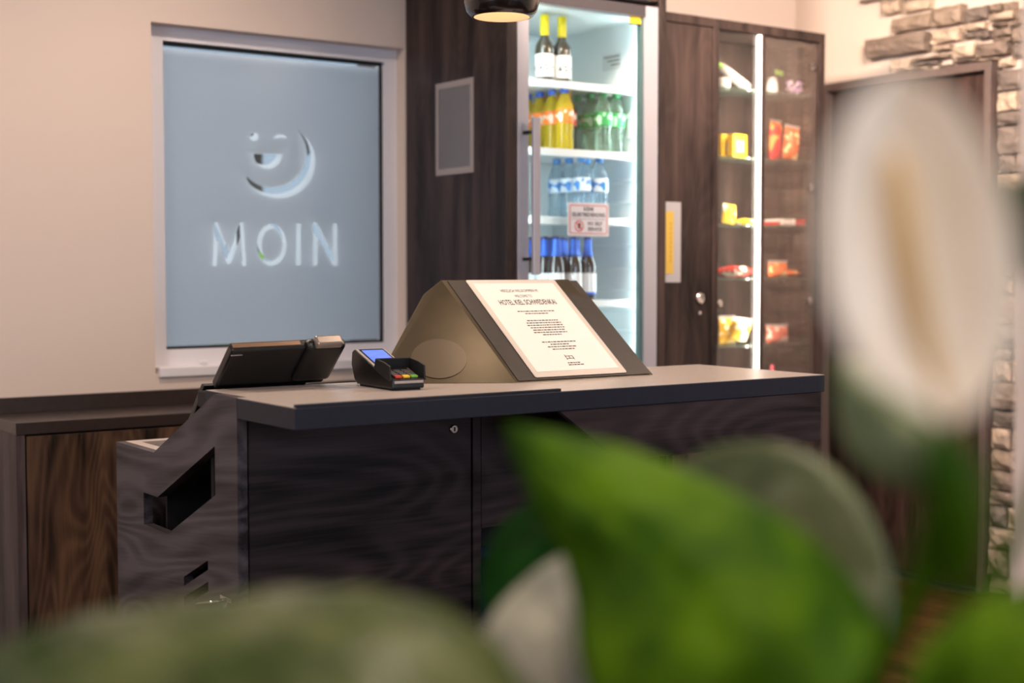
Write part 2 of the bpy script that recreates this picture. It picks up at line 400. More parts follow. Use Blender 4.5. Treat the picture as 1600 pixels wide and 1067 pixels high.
# stone cladding: every stone is a child of the wall
STM = []
for i, c in enumerate(((150, 132, 118), (172, 152, 136), (132, 116, 106), (186, 166, 148), (120, 108, 102))):
    STM.append(pm('ledge_stone_%d' % i, srgb(*c), .9, spec=.2, noise=(18, .28), bump=(46, .55, .02)))
def stone(y0, y1, z0, z1, depth, rnd):
    """rough block on the right wall, y0<y1, proud of the wall by depth"""
    nx, nz = 4, 3; g = .0025; m = MB(); P = {}
    for i in range(nx + 1):
        for j in range(nz + 1):
            e = i in (0, nx) or j in (0, nz)
            yy = y0 + g + (y1 - y0 - 2 * g) * i / nx; zz = z0 + g + (z1 - z0 - 2 * g) * j / nz
            jy = rnd.uniform(-1, 1) * min(.010, (y1 - y0) * .08); jz = rnd.uniform(-1, 1) * min(.006, (z1 - z0) * .10)
            P[i, j] = (XR - depth * (rnd.uniform(.62, .80) if e else rnd.uniform(.85, 1.1)), yy + (jy if not e else -abs(jy) * (1 if i == nx else -1) * .6), zz + (jz if not e else -abs(jz) * (1 if j == nz else -1) * .6))
    idx = {}; vs = []
    for k, v in P.items(): idx[k] = len(vs); vs.append(v)
    fs = [(idx[i, j], idx[i + 1, j], idx[i + 1, j + 1], idx[i, j + 1]) for i in range(nx) for j in range(nz)]
    ring = [(i, 0) for i in range(nx)] + [(nx, j) for j in range(nz)] + [(i, nz) for i in range(nx, 0, -1)] + [(0, j) for j in range(nz, 0, -1)]
    b0 = len(vs)
    for k in ring: vs.append((XR, P[k][1], P[k][2]))
    for n in range(len(ring)):
        n2 = (n + 1) % len(ring); fs.append((idx[ring[n]], b0 + n, b0 + n2, idx[ring[n2]]))
    m.add(vs, fs)
    return m.build('stone', rnd.choice(STM), wr)
rs = random.Random(5)
def stone_px(x0, y0, x1, y1, depth):
    """corner pixels taken at the middle of each end, in the photo"""
    s = -0.165
    a = onx(1240 + x0 / 4.103, y0 / 4.103, XR); bq = onx(1240 + x0 / 4.103, y1 / 4.103, XR); c = onx(1240 + x1 / 4.103, (y0 + s * (x1 - x0)) / 4.103, XR)
    stone(c.y, a.y, bq.z, a.z, depth, rs)
for a in ((452, 0, 598, 34, .05), (600, 20, 716, 110, .06), (722, 18, 912, 98, .05), (660, 122, 918, 226, .055), (922, 60, 1122, 188, .065), (1128, 58, 1288, 152, .05),
          (512, 262, 905, 392, .085), (650, 395, 782, 482, .05), (915, 205, 1105, 296, .06), (1112, 162, 1262, 214, .05), (1112, 216, 1215, 262, .045), (1200, 210, 1300, 262, .06),
          (930, 298, 1040, 342, .05), (1044, 300, 1198, 388, .055), (1204, 288, 1424, 382, .065), (786, 380, 1036, 410, .06), (786, 411, 960, 440, .045), (786, 441, 900, 472, .055), (905, 445, 1036, 470, .05), (962, 420, 1040, 444, .05),
          (1044, 392, 1200, 420, .045), (1204, 386, 1345, 408, .05), (1347, 384, 1440, 440, .05), (1432, 290, 1520, 380, .05), (1442, 180, 1520, 288, .055), (1456, 60, 1520, 170, .05),
          (1292, 30, 1372, 92, .05), (1376, 20, 1452, 84, .045), (1292, 94, 1452, 150, .06), (1300, 152, 1400, 190, .05), (1404, 140, 1470, 190, .05), (1306, 192, 1440, 250, .055), (1306, 252, 1430, 290, .05)):
    stone_px(*a)
z = 0.0                                                # courses beside and above the door, rising to the ceiling
while z < 2.02:
    h = rs.uniform(.045, .11); h = min(h, 2.06 - z)
    cut = rs.choice((3.27, 3.20, 3.32, None))
    if cut: stone(cut, DY0 - .004, z, z + h, rs.uniform(.04, .07), rs); stone(3.08, cut, z, z + h, rs.uniform(.04, .07), rs)
    else: stone(3.08, DY0 - .004, z, z + h, rs.uniform(.04, .07), rs)
    z += h
z = 2.40
while z < ZC - .03:
    h = min(rs.uniform(.06, .10), ZC - z); y = 3.10
    while y < 3.92:
        l = rs.uniform(.16, .34); stone(y, min(y + l, 4.0), z, z + h, rs.uniform(.04, .07), rs); y += l
    z += h

# ------------------------------------------------------------------ sideboard along the back wall
sb = thing('sideboard', (1.178, 4.2, 0), 'low dark walnut sideboard with upstand running along the wall under the window', 'sideboard')
SX0, SX1, SY = 1.178, 2.69, 4.198
B(SX0, SX1, SY, YW - .002, .796, .832).build('top', TOPD, sb, bevel=.0015)
B(SX0, SX1, YW - .020, YW - .002, .832, .882).build('upstand', TOPD, sb, bevel=.0015)
B(SX0, SX0 + .026, SY + .002, YW - .002, 0, .796).build('side_panel', WOODG, sb, bevel=.001)
for i in range(3):
    x0 = SX0 + .031 + i * .494; B(x0, x0 + .488, SY + .002, SY + .021, .06, .790).build('door', WOODS, sb, bevel=.001)
B(SX0 + .024, SX1, SY + .024, YW - .003, 0, .794).build('carcass', DARK, sb)

# ------------------------------------------------------------------ reception counter
X0, YP = 1.282, 2.867          # outer face of the end panel, front face of the base
ct = thing('counter_base', (X0, YP, 0), 'dark grey walnut reception counter base with cut out end panel', 'counter')
Mend = frame_m((X0 + .012, 0, 0), (0, 1, 0), (0, 0, 1))
endp = [(YP, 0), (3.640, 0), (3.640, .826), (3.369, .826), (2.988, 1.0), (YP, 1.0)]
hol = [[(3.443, .716), (3.347, .716), (2.989, .881), (2.989, .768), (3.282, .634), (3.443, .634)],
       [(3.182, .545), (3.035, .610), (3.035, .588), (3.182, .523)], [(3.182, .497), (3.035, .560), (3.035, .538), (3.182, .475)]]
plate(endp, hol, .024, Mend, 'end_panel', WOODC, ct)
# back side of the cut out: the box behind the panel with an open top
bx = B(X0 + .0245 + .20, X0 + .24, 2.89, 3.37, .10, .94).build('shade_board', BLACKM, ct)  # blackened board stands in for the shade inside the cut out
plate([(X0 + .024, 3.375), (1.64, 3.375), (1.64, 3.640), (X0 + .024, 3.640)], [[(X0 + .055, 3.405), (1.60, 3.405), (1.60, 3.600), (X0 + .055, 3.600)]], .018, frame_m((0, 0, .817), (1, 0, 0), (0, 1, 0)), 'bin_rim', TOP, ct)
B(X0 + .024, 1.64, 3.622, 3.640, 0, .808).build('bin_back', WOODC, ct)
B(1.622, 1.64, 3.375, 3.622, 0, .808).build('bin_side', WOODC, ct)
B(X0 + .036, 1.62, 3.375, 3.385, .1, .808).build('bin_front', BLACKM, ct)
# front
dF = B(1.311, 1.905, YP + .004, YP + .024, .06, .950).build('front_door', WOODF, ct, bevel=.001)
lk = MB().lathe([(.011, 0), (.011, .006), (.009, .008)], (1.852, YP + .004, .894), 20, Matrix.Rotation(math.pi / 2, 3, 'X')).build('lock', CHROME, dF, smooth=False)
B(1.8505, 1.8535, YP - .0055, YP - .003, .889, .899).build('keyhole', BLACKM, dF)
B(1.909, 1.932, YP, 3.08, 0, .950).build('divider', WOODF, ct, bevel=.001)
B(1.936, 2.52, YP + .004, YP + .024, .640, .950).build('fixed_panel', WOODF, ct, bevel=.001)
B(1.933, 2.54, YP + .004, 3.06, .342, .360).build('niche_shelf', WOODF, ct, bevel=.001)
B(1.936, 2.52, YP + .004, YP + .024, .06, .340).build('lower_panel', WOODF, ct, bevel=.001)
B(2.542, 2.566, YP, 3.08, 0, .950).build('side_panel', WOODF, ct, bevel=.001)
B(1.311, 2.54, 3.062, 3.08, 0.02, .950).build('back_panel', DARK, ct)
B(1.311, 2.54, YP + .03, 3.06, 0.0, .058).build('plinth', DARK, ct)
# fascia box under the overhanging right half, its left end cut on the slant
f = MB(); zt, zb = .9535, .824
f.prism([(1.967, 2.592, zt), (2.148, 2.592, zb), (2.852, 2.592, zb), (2.852, 2.592, zt)], (0, .018, 0))
f.build('fascia', WOODF, ct, bevel=.001)
f = MB().prism([(2.852, 2.611, zt), (2.834, 2.611, zt), (2.834, 2.611, zb), (2.852, 2.611, zb)], (0, .48, 0)); f.build('fascia_end', WOODF, ct)
B(2.15, 2.834, 2.611, 3.085, zb, zb + .016).build('fascia_base', DARK, ct)
# hook on the end panel
hk = thing('bag_hook', (X0, 2.93, .53), 'small chrome bag hook screwed low on the counter end panel', 'hook')
B(X0 - .006, X0, 2.895, 2.955, .538, .547).build('plate', CHROME, hk, bevel=.001)
MB().tube([(X0 - .003, 2.93, .54), (X0 - .03, 2.93, .538), (X0 - .045, 2.955, .532), (X0 - .045, 2.99, .525), (X0 - .04, 3.01, .510), (X0 - .03, 3.015, .495)], .004, 10).build('arm', CHROME, hk, smooth=True)
MB().tube([(X0 - .003, 2.915, .54), (X0 - .018, 2.915, .52), (X0 - .012, 2.915, .50)], .004, 10).build('prong', CHROME, hk, smooth=True)
# worktop
wt = thing('worktop', (X0, 2.58, .954), 'long grey laminate counter top with a dark front edge', 'counter top')
poly = [(X0, 2.580), (2.866, 2.592), (2.872, 3.098), (X0 + .025, 3.098), (X0 + .025, YP - .001), (X0, YP - .001)]
MB().prism([(x, y, .954) for x, y in poly], (0, 0, .0455)).build('slab', SLATE, wt, bevel=.002)
MB().prism([(x + (.0005 if x < 2 else -.0005), y + (.001 if y < 2.7 else -.001), .9995) for x, y in poly], (0, 0, .0012)).build('surface', TOP, wt)
MB().prism([(X0 + .002, 2.580, .9995), (1.968, 2.5855, .9995), (1.968, 2.5975, .9995), (X0 + .002, 2.592, .9995)], (0, 0, .0075)).build('edge_strip', SLATE, wt, bevel=.0015)
# blue box in the niche
bb = thing('storage_box', (2.09, 2.90, .3605), 'blue fabric storage box in the counter niche', 'box')
BLUE = pm('blue_fabric', srgb(28, 52, 110), .8, noise=(60, .3), bump=(150, .5, .004))
B(2.00, 2.34, 2.900, 3.05, .3605, .535).build('body', BLUE, bb, bevel=.006)
B(1.995, 2.345, 2.895, 3.055, .525, .552).build('lid', BLUE, bb, bevel=.005)

# ------------------------------------------------------------------ welcome stand
st = thing('welcome_stand', (2.1, 2.95, 1.0008), 'bronze grey sloping metal display stand on the counter', 'display stand')
ZT = 1.0008
pts = [(2.019, 2.838, ZT), (2.478, 2.846, ZT), (2.012, 3.176, 1.256), (2.444, 3.178, 1.257), (1.950, 3.166, 1.219), (1.716, 3.016, ZT), (1.80, 3.092, ZT), (2.478, 3.092, ZT)]
bm = bmesh.new()
for p in pts: bm.verts.new(Vector(p) - Vector((2.1, 2.95, 1.0008)))
bmesh.ops.convex_hull(bm, input=bm.verts)
bmesh.ops.dissolve_limit(bm, angle_limit=math.radians(3), verts=bm.verts, edges=bm.edges)
bmesh.ops.recalc_face_normals(bm, faces=bm.faces)
me = bpy.data.meshes.new('body'); bm.to_mesh(me); bm.free()
BRONZE = pm('bronze_grey_metal', srgb(74, 65, 50), 0.34, metal=0.75, noise=(9, .12), bump=(90, .06, .002))
me.materials.append(BRONZE)
o = bpy.data.objects.new('body', me); link(o, st, Vector((2.1, 2.95, 1.0008)))
bv = o.modifiers.new('bevel', 'BEVEL'); bv.width = .0025; bv.segments = 2; bv.limit_method = 'ANGLE'; bv.angle_limit = math.radians(20)
Bp, Lp, Ap = Vector(pts[0]), Vector(pts[5]), Vector(pts[2])
nl = (Bp - Lp).cross(Ap - Lp).normalized()
if nl.y > 0: nl = -nl
cen = Vector((1.888, 2.991, 1.058)); cen -= nl * ((cen - Bp).dot(nl))
dx = (Bp - Lp).normalized(); dy = nl.cross(dx)
plate([(.070 * math.cos(a * math.pi / 24), .070 * math.sin(a * math.pi / 24)) for a in range(48)], [], .0016, frame_m(cen + nl * .0008, dx, dy), 'round_disc', pm('brushed_disc', srgb(84, 73, 57), 0.36, metal=.5), st)
# the front slope
th = math.atan2(1.256 - ZT, 3.176 - 2.838)
sx = Vector((.459, .005, 0)).normalized(); sy = Vector((0, math.cos(th), math.sin(th))); sn = sx.cross(sy)
plate(rect(.010, .450, .006, .416), [], .0012, frame_m(Vector(pts[0]) + sn * .0009, sx, sy), 'front_plate', pm('dark_bronze', srgb(54, 47, 43), .45, metal=.2, noise=(40, .1)), st)
sheet = thing('welcome_sheet', (2.085, 2.85, 1.010), 'white laminated welcome sheet lying on the sloping stand', 'sign')
so = Vector((2.085, 2.849, 1.0085)) + sn * .0034
Ms = frame_m(so, sx, sy)
LAM = pm('laminate_margin', srgb(214, 202, 190), .25, coat=.6)
def rrect(x0, x1, y0, y1, r):
    o_ = []
    for cx, cy, a in ((x1 - r, y0 + r, -90), (x1 - r, y1 - r, 0), (x0 + r, y1 - r, 90), (x0 + r, y0 + r, 180)): o_ += arc(cx, cy, r, a, a + 90, 4)
    return o_
plate(rrect(0, .303, 0, .404, .006), [], .0016, Ms, 'pouch', LAM, sheet)
plate(rect(.016, .287, .020, .388), [], .0008, Ms @ Matrix.Translation((0, 0, .0010)), 'paper', PAPER, sheet)
def MT(x, y): return Ms @ Matrix.Translation((x, y, .00165))
text('HERZLICH WILLKOMMEN IM', .012, MT(.1515, .348), INK, 'lettering', sheet, .125)
text('WELCOME TO', .011, MT(.1515, .325), INK, 'lettering', sheet, .058)
text('HOTEL KIEL SCHWEDENKAI', .021, MT(.1515, .293), INK, 'lettering', sheet, .190, bold=.010)
GREY = pm('grey_ink', srgb(80, 72, 70), .8, spec=.1)
g = MB(); rr = random.Random(9)
for y, wd_ in ((.262, .115), (.252, .075), (.222, .098), (.212, .112), (.202, .118), (.192, .108), (.182, .104), (.172, .110), (.162, .062), (.132, .105), (.122, .060), (.112, .090), (.102, .070), (.046, .038), (.038, .042)):
    x = .1515 - wd_ / 2
    while x < .1515 + wd_ / 2:
        l = rr.uniform(.004, .012); q = [Ms @ Vector((a, b, .0017)) for a, b in rect(x, x + l, y, y + .0038)]; g.add(q, [(0, 1, 2, 3)]); x += l + .0022
o = g.build('fine_print', GREY, sheet); o['kind'] = 'stuff'
lg = MB()
for r_ in ((.139, .164, .064, .066), (.139, .141, .060, .080), (.162, .164, .060, .076), (.141, .150, .074, .076), (.150, .152, .066, .076), (.152, .162, .074, .076)):
    lg.add([Ms @ Vector((a, b, .0017)) for a, b in rect(*r_)], [(0, 1, 2, 3)])
lg.build('bed_emblem', INK, sheet)

# ------------------------------------------------------------------ card terminal
tm = thing('card_terminal', (1.69, 2.9, 1.0008), 'black card payment terminal with lit blue screen on the counter', 'card terminal')
a = math.radians(-3)
TM = Matrix.Translation((1.648, 2.812, 1.0008)) @ Matrix.Rotation(a, 4, 'Z')
def tp(x, y, z): return TM @ Vector((x, y, z))
W = .084
prof = [(0, .004), (0, .026), (.070, .040), (.085, .046), (.205, .088), (.218, .082), (.222, .05), (.205, .014), (.19, .004)]
m = MB(); m.prism([tp(0, y, z) for y, z in prof], TM.to_3x3() @ Vector((W, 0, 0))); m.build('housing', BLACK, tm, bevel=.004, seg=3)
B0 = MB().box(.006, W - .006, .01, .185, 0, .006, TM); B0.build('base_plate', BLACKM, tm)
ss = Vector((0, .12, .042)).normalized(); nn = Vector((0, -ss.z, ss.y))
def slope(x, t, h): return TM @ (Vector((x, .085, .046)) + ss * t + nn * h)
def quad(m, x0, x1, t0, t1, h0, h1):
    vs = [slope(x, t, h) for h in (h0, h1) for x, t in ((x0, t0), (x1, t0), (x1, t1), (x0, t1))]
    m.add(vs, [(3, 2, 1, 0), (4, 5, 6, 7), (0, 1, 5, 4), (1, 2, 6, 5), (2, 3, 7, 6), (3, 0, 4, 7)]); return m
quad(MB(), .003, W - .003, .004, .124, -.001, .0015).build('bezel', pm('silver_plastic', srgb(168, 158, 152), .4), tm, bevel=.001)
quad(MB(), .009, W - .009, .010, .120, .0008, .0022).build('glass_cover', BLACK, tm)
scr = pm('lit_screen', srgb(90, 120, 220), .3, noise=(60, .25), emit=((.16, .26, .85), .55))
quad(MB(), .013, W - .013, .022, .112, .0016, .0028).build('screen', scr, tm)
# keypad and privacy shroud
def kp(x, y, h): return TM @ Vector((x, y, .026 + y * .2 + h))
for r_ in range(4):
    for c_ in range(3):
        x = .012 + c_ * .021; y = .008 + r_ * .016
        mat = (pm('key_red', srgb(200, 60, 40), .5), pm('key_yellow', srgb(235, 190, 50), .5), pm('key_green', srgb(110, 170, 60), .5))[c_] if r_ == 0 else pm('key_grey', srgb(70, 68, 70), .5)
        vs = [kp(px, py, h) for h in (.001, .006) for px, py in ((x, y), (x + .017, y), (x + .017, y + .011), (x, y + .011))]
        MB().add(vs, [(3, 2, 1, 0), (4, 5, 6, 7), (0, 1, 5, 4), (1, 2, 6, 5), (2, 3, 7, 6), (3, 0, 4, 7)]).build('key', mat, tm, bevel=.001)
m = MB()
m.prism([tp(-.006, y, z) for y, z in ((.002, .022), (.006, .058), (.035, .066), (.078, .072), (.085, .046), (.05, .034))], TM.to_3x3() @ Vector((.005, 0, 0)))
m.prism([tp(W + .001, y, z) for y, z in ((.002, .022), (.006, .058), (.035, .066), (.078, .072), (.085, .046), (.05, .034))], TM.to_3x3() @ Vector((.005, 0, 0)))
m.prism([tp(-.006, y, z) for y, z in ((.080, .046), (.075, .072), (.079, .073), (.086, .048))], TM.to_3x3() @ Vector((W + .012, 0, 0)))
m.build('privacy_shroud', BLACKM, tm, bevel=.002)
MB().box(.004, W - .004, -.002, .001, .017, .023, TM).build('front_strip', pm('silver_plastic', srgb(168, 158, 152), .4), tm)

# ------------------------------------------------------------------ cash register screen, reclined, seen from behind
ps = thing('register_screen', (1.45, 3.15, .955), 'black reclined cash register touch screen seen from behind', 'monitor')
P0 = Vector((1.334, 3.120, 1.010)); P1 = Vector((1.334, 3.015, 1.108))
ey = (P1 - P0).normalized(); ex = Vector((1, -.02, .016)).normalized(); en = ex.cross(ey).normalized()
PM = Matrix((ex, ey, en)).transposed().to_4x4(); PM.translation = P0
hgt = (P1 - P0).length
MB().box(0, .284, 0, hgt, -.010, .016, PM).build('housing', BLACK, ps, bevel=.006, seg=3)
MB().box(.008, .254, .008, hgt - .008, -.012, -.010, PM).build('touch_panel', pm('black_glass', srgb(8, 8, 10), .08), ps)
MB().box(.004, .176, hgt - .0015, hgt + .001, -.004, .008, PM).build('top_trim', pm('bronze_trim', srgb(150, 120, 96), .35, metal=.6), ps)
MB().box(.002, .03, hgt - .018, hgt - .016, .015, .0172, PM).build('corner_trim', ALU, ps)
MB().box(.186, .289, .022, hgt + .014, -.004, .028, PM).build('scanner_head', BLACK, ps, bevel=.012, seg=3)
MB().box(.204, .274, hgt + .006, hgt + .026, .002, .030, PM).build('scanner_window', pm('satin_silver', srgb(150, 138, 130), .3, metal=.5), ps, bevel=.005)
MB().box(.03, .24, -.012, .004, -.006, .014, PM).build('hinge_bar', BLACKM, ps, bevel=.004)
MB().prism([(1.318, 3.13, 1.008), (1.318, 3.150, 1.012), (1.318, 3.30, .845), (1.318, 3.28, .835)], (.05, 0, 0)).build('stand_arm', BLACK, ps, bevel=.003)
B(1.312, 1.60, 3.10, 3.16, .955, .996).build('clamp', BLACKM, ps, bevel=.004)
B(1.312, 1.40, 3.25, 3.33, .8265, .842).build('foot', BLACKM, ps, bevel=.003)

# ------------------------------------------------------------------ fridge housing and fridge
FY = 3.8575
hs = thing('fridge_housing', (2.704, FY, 0), 'tall dark walnut housing built around the drinks fridge', 'housing')
B(2.704, 2.745, FY, YW - .002, 0, ZC - .002).build('side_panel', WOODV, hs, bevel=.0015)
B(3.378, 3.410, FY, YW - .002, 0, ZC - .002).build('side_panel', WOODV, hs, bevel=.0015)
B(2.7455, 3.3775, FY + .004, YW - .003, 2.246, ZC - .002).build('top_panel', WOODV, hs, bevel=.0015)
fg = thing('drinks_fridge', (2.747, FY, 0), 'tall glass door drinks fridge with lit white interior', 'fridge')
FX0, FX1 = 2.749, 3.3735
IX0, IX1, IY1 = 2.790, 3.335, 4.44
B(FX0, IX0, FY + .042, 4.495, .10, 2.235).build('side_wall', FRIDGEW, fg)
B(IX1, FX1, FY + .042, 4.495, .10, 2.235).build('side_wall', FRIDGEW, fg)
B(IX0, IX1, IY1, 4.495, .10, 2.235).build('back_wall', FRIDGEW, fg)
B(IX0, IX1, FY + .042, IY1, 2.19, 2.235).build('roof', FRIDGEW, fg)
B(IX0, IX1, FY + .042, IY1, .10, .20).build('base', FRIDGEW, fg)
B(FX0, FX1, FY + .06, 4.495, 0, .098).build('plinth', BLACKM, fg)
for k in range(22):                                   # ribs moulded into the right inner wall
    z = .26 + k * .079
    B(IX1 - .012, IX1, FY + .06, IY1 - .02, z, z + .012).build('rib', FRIDGEW, fg, bevel=.003)
fb = B(2.93, 3.20, 4.36, 4.438, 1.965, 2.16).build('fan_box', pm('pale_plastic', srgb(214, 224, 226), .5), fg, bevel=.008)
MB().lathe([(.05, 0), (.05, .006), (.035, .006)], (3.0, 4.36, 2.07), 24, Matrix.Rotation(math.pi / 2, 3, 'X')).build('fan_grille', pm('grey_plastic', srgb(110, 120, 126), .6), fb)
SHZ = [1.940, 1.704, 1.466, 1.172, .84, .52]
SHM = pm('white_shelf', srgb(238, 244, 245), .35)
for z in SHZ:
    s_ = B(IX0 + .004, IX1 - .014, FY + .085, IY1 - .03, z - .008, z).build('shelf', SHM, fg)
    B(IX0 + .004, IX1 - .014, FY + .072, FY + .085, z - .022, z + .004).build('price_rail', SHM, s_, bevel=.002)
LEDF = pm('fridge_led', (1, 1, 1), .5, emit=((.80, .97, 1.0), 46.0))
for x in (IX0 + .004, IX1 - .013):
    B(x, x + .009, FY + .046, FY + .058, .25, 2.17).build('light_tube', LEDF, fg)
# door
dM = plate(rect(FX0 + .001, FX1 - .001, .12, 2.226), [rect(2.797, 3.312, .22, 2.186)], .036, frame_m((0, FY + .020, 0), (1, 0, 0), (0, 0, 1)), 'door', ALU, fg)
B(2.797, 3.312, FY + .0005, FY + .0018, 2.187, 2.226).build('top_band', pm('dark_band', srgb(52, 46, 50), .5), dM)
B(2.797, 3.312, FY + .014, FY + .020, .22, 2.186).build('door_glass', GLASS, dM)
B(3.300, 3.312, FY + .010, FY + .036, .22, 2.186).build('gasket', pm('teal_grey_gasket', srgb(70, 92, 92), .5), dM)
hd = B(2.7835, 2.813, FY - .045, FY - .030, 1.267, 1.795).build('handle', ALU, dM, bevel=.003)
for z in (1.32, 1.745): B(2.772, 2.790, FY - .034, FY + .001, z - .005, z + .005).build('handle_bracket', BLACKM, hd)
# stickers on the glass
nt_ = thing('notice', (2.967, FY, 1.409), 'white notice with red border asking for no self service on the fridge glass', 'notice')
NX0, NX1, NZ0, NZ1 = 2.972, 3.156, 1.402, 1.518
NY = FY + .0133
Mn = frame_m((NX0, NY, NZ0), (1, 0, 0), (0, 0, 1)); nw, nh = NX1 - NX0, NZ1 - NZ0
plate(rrect(0, nw, 0, nh, .004), [], .0010, Mn, 'sheet', pm('notice_white', srgb(206, 206, 212), .5), nt_)
plate(rrect(.008, nw - .008, .008, nh - .008, .008), [rrect(.0115, nw - .0108, .0108, nh - .0108, .006)], .0006, Mn @ Matrix.Translation((0, 0, .0007)), 'border', RED, nt_)
MnT = lambda x, y: Mn @ Matrix.Translation((x, y, .0011))
text('KEINE', .0135, MnT(nw / 2, .088), INK, 'lettering', nt_, .044, bold=.014)
text('SELBSTBEDIENUNG', .0135, MnT(nw / 2, .068), INK, 'lettering', nt_, .148, bold=.014)
text('NO SELF', .0125, MnT(.120, .038), INK, 'lettering', nt_, .064, bold=.014)
text('SERVICE', .0125, MnT(.120, .0185), INK, 'lettering', nt_, .064, bold=.014)
plate(rect(.018, nw - .018, .0585, .0598), [], .0004, Mn @ Matrix.Translation((0, 0, .0008)), 'rule', INK, nt_)
plate(arc(.050, .035, .020, 0, 350, 35), [arc(.050, .035, .0155, 0, 350, 35)], .0006, Mn @ Matrix.Translation((0, 0, .0008)), 'prohibition_ring', RED, nt_)
plate([(.042, .036), (.050, .046), (.056, .045), (.058, .034), (.054, .025), (.047, .026)], [], .0004, Mn @ Matrix.Translation((0, 0, .0008)), 'hand_symbol', INK, nt_)
plate(arc(.050, .035, .0172, 127, 143, 3) + arc(.050, .035, .0172, 307, 323, 3), [], .0005, Mn @ Matrix.Translation((0, 0, .0012)), 'prohibition_bar', RED, nt_)
ys = thing('yellow_sticker', (3.245, FY, 2.160), 'yellow sticker in the top corner of the fridge glass', 'sticker')
B(3.248, 3.3115, FY + .0125, FY + .0135, 2.162, 2.186).build('sheet', pm('yellow_print', srgb(240, 200, 30), .5), ys)
B(3.248, 3.3115, FY + .0122, FY + .0135, 2.157, 2.162).build('lower_edge', INK, ys)
pn = thing('rating_plate', (IX1, 4.0, 2.03), 'small pale printed plate on the fridge side wall', 'label')
B(IX1 - .0010, IX1 - .0002, 4.02, 4.13, 2.025, 2.085).build('sheet', pm('plate_grey', srgb(206, 214, 214), .5), pn)
for k in range(3): B(IX1 - .0014, IX1 - .0010, 4.03, 4.12 - k * .02, 2.072 - k * .015, 2.076 - k * .015).build('print_line', GREY, pn)
# narrow acrylic poster frame on the housing side
pf = thing('poster_frame', (2.704, 4.1, 1.56), 'pale translucent empty poster pocket on the walnut fridge housing', 'poster frame')
a0 = onx(681.8, 132.1, 2.704); b0 = onx(740.8, 269, 2.704)
PZ0, PZ1, PY0, PY1 = b0.z, a0.z + .0, b0.y, a0.y
PFM = frame_m((2.7022, 0, 0), (0, 1, 0), (0, 0, 1))
plate(rect(PY0, PY1, PZ0, PZ1), [rect(PY0 + .020, PY1 - .018, PZ0 + .022, PZ1 - .022)], .003, PFM, 'border', pm('grey_white_border', srgb(150, 140, 138), .4), pf)
plate(rect(PY0 + .018, PY1 - .016, PZ0 + .020, PZ1 - .020), [], .0015, PFM @ Matrix.Translation((0, 0, .0005)), 'pocket', clear('hazy_pocket', (.95, .95, .95), .10, diff=srgb(190, 180, 178), diffw=.30, rough=.2), pf)

# ------------------------------------------------------------------ slim cabinet and display cabinet beside the fridge
CT = 2.217
cb = thing('tall_cabinet', (3.412, FY, 0), 'slim tall dark walnut cabinet with round lock beside the fridge', 'cabinet')
B(3.4115, 3.650, FY + .024, YW - .002, 0, CT - .034).build('carcass', DARK, cb)
B(3.4115, 3.660, FY + .001, YW - .002, CT - .033, CT).build('top', WOODV, cb, bevel=.0015)
dC = B(3.413, 3.640, FY + .004, FY + .023, .08, CT - .036).build('door', WOODV, cb, bevel=.0015)
B(3.643, 3.661, FY + .001, FY + .40, 0, CT - .034).build('side_panel', WOODV, cb, bevel=.001)
MB().lathe([(.021, 0), (.021, .006), (.017, .009), (.013, .009), (.013, .004), (.001, .004)], (3.584, FY + .004, 1.178), 28, Matrix.Rotation(math.pi / 2, 3, 'X')).build('pull_ring', CHROME, dC)
MB().lathe([(.007, 0), (.007, .006), (.001, .0065)], (3.583, FY + .004, 1.124), 16, Matrix.Rotation(math.pi / 2, 3, 'X')).build('lock', CHROME, dC)
pp = thing('price_notice', (3.45, FY, 1.24), 'white and yellow notice in a sleeve on the slim cabinet door', 'notice')
B(3.4135, 3.488, FY + .0022, FY + .0036, 1.238, 1.532).build('sleeve', pm('sleeve_white', srgb(160, 156, 158), .35), pp)
B(3.4145, 3.452, FY + .0014, FY + .0026, 1.270, 1.497).build('yellow_sheet', pm('ochre_paper', srgb(190, 156, 64), .6), pp)
g = MB()
for k in range(9): g.box(3.436, 3.440, FY + .0010, FY + .0014, 1.31 + k * .017, 1.322 + k * .017)
g.build('printed_line', pm('ochre_ink', srgb(150, 120, 50), .7), pp)['kind'] = 'stuff'

dc = thing('display_cabinet', (3.66, FY, 0), 'lit dark walnut display cabinet with glass shelves of snacks', 'display cabinet')
DX0, DX1, DBK = 3.6615, 4.246, 4.075
B(DX0, DX1, FY + .001, YW - .002, CT - .036, CT).build('top', WOODV, dc, bevel=.0015)
B(DX1 - .030, DX1, FY + .001, YW - .002, 0, CT - .0365).build('side_panel', WOODV, dc, bevel=.0015)
B(DX0, DX0 + .013, FY + .001, DBK, 0, CT - .0365).build('side_panel', WOODV, dc, bevel=.0015)
B(DX0 + .013, DX1 - .030, DBK, DBK + .012, .7275, CT - .037).build('back_panel', WOODV, dc)
B(DX0 + .013, DX1 - .030, FY + .001, DBK, .705, .7265).build('bottom', WOODV, dc)
B(DX0 + .013, DX1 - .030, FY + .024, DBK, 0, .704).build('lower_carcass', DARK, dc)
for x0_, x1_ in ((DX0 + .015, 3.903), (3.907, DX1 - .032)): B(x0_, x1_, FY + .003, FY + .022, .08, .702).build('lower_door', WOODV, dc, bevel=.001)
B(3.898, 3.914, FY + .001, FY + .015, .7275, CT - .037).build('centre_post', WOODV, dc, bevel=.001)
LEDM = pm('warm_led', (1, 1, 1), .5, emit=((1.0, .86, .74), 7.0))
ls = B(3.887, 3.8965, FY + .004, FY + .019, .745, CT - .039).build('led_strip', LEDM, dc)
area('led_strip_light', (3.8918, FY + .0215, 1.46), (3.8918, FY + .5, 1.46), .008, 7, (1.0, .84, .70), size_y=1.40)
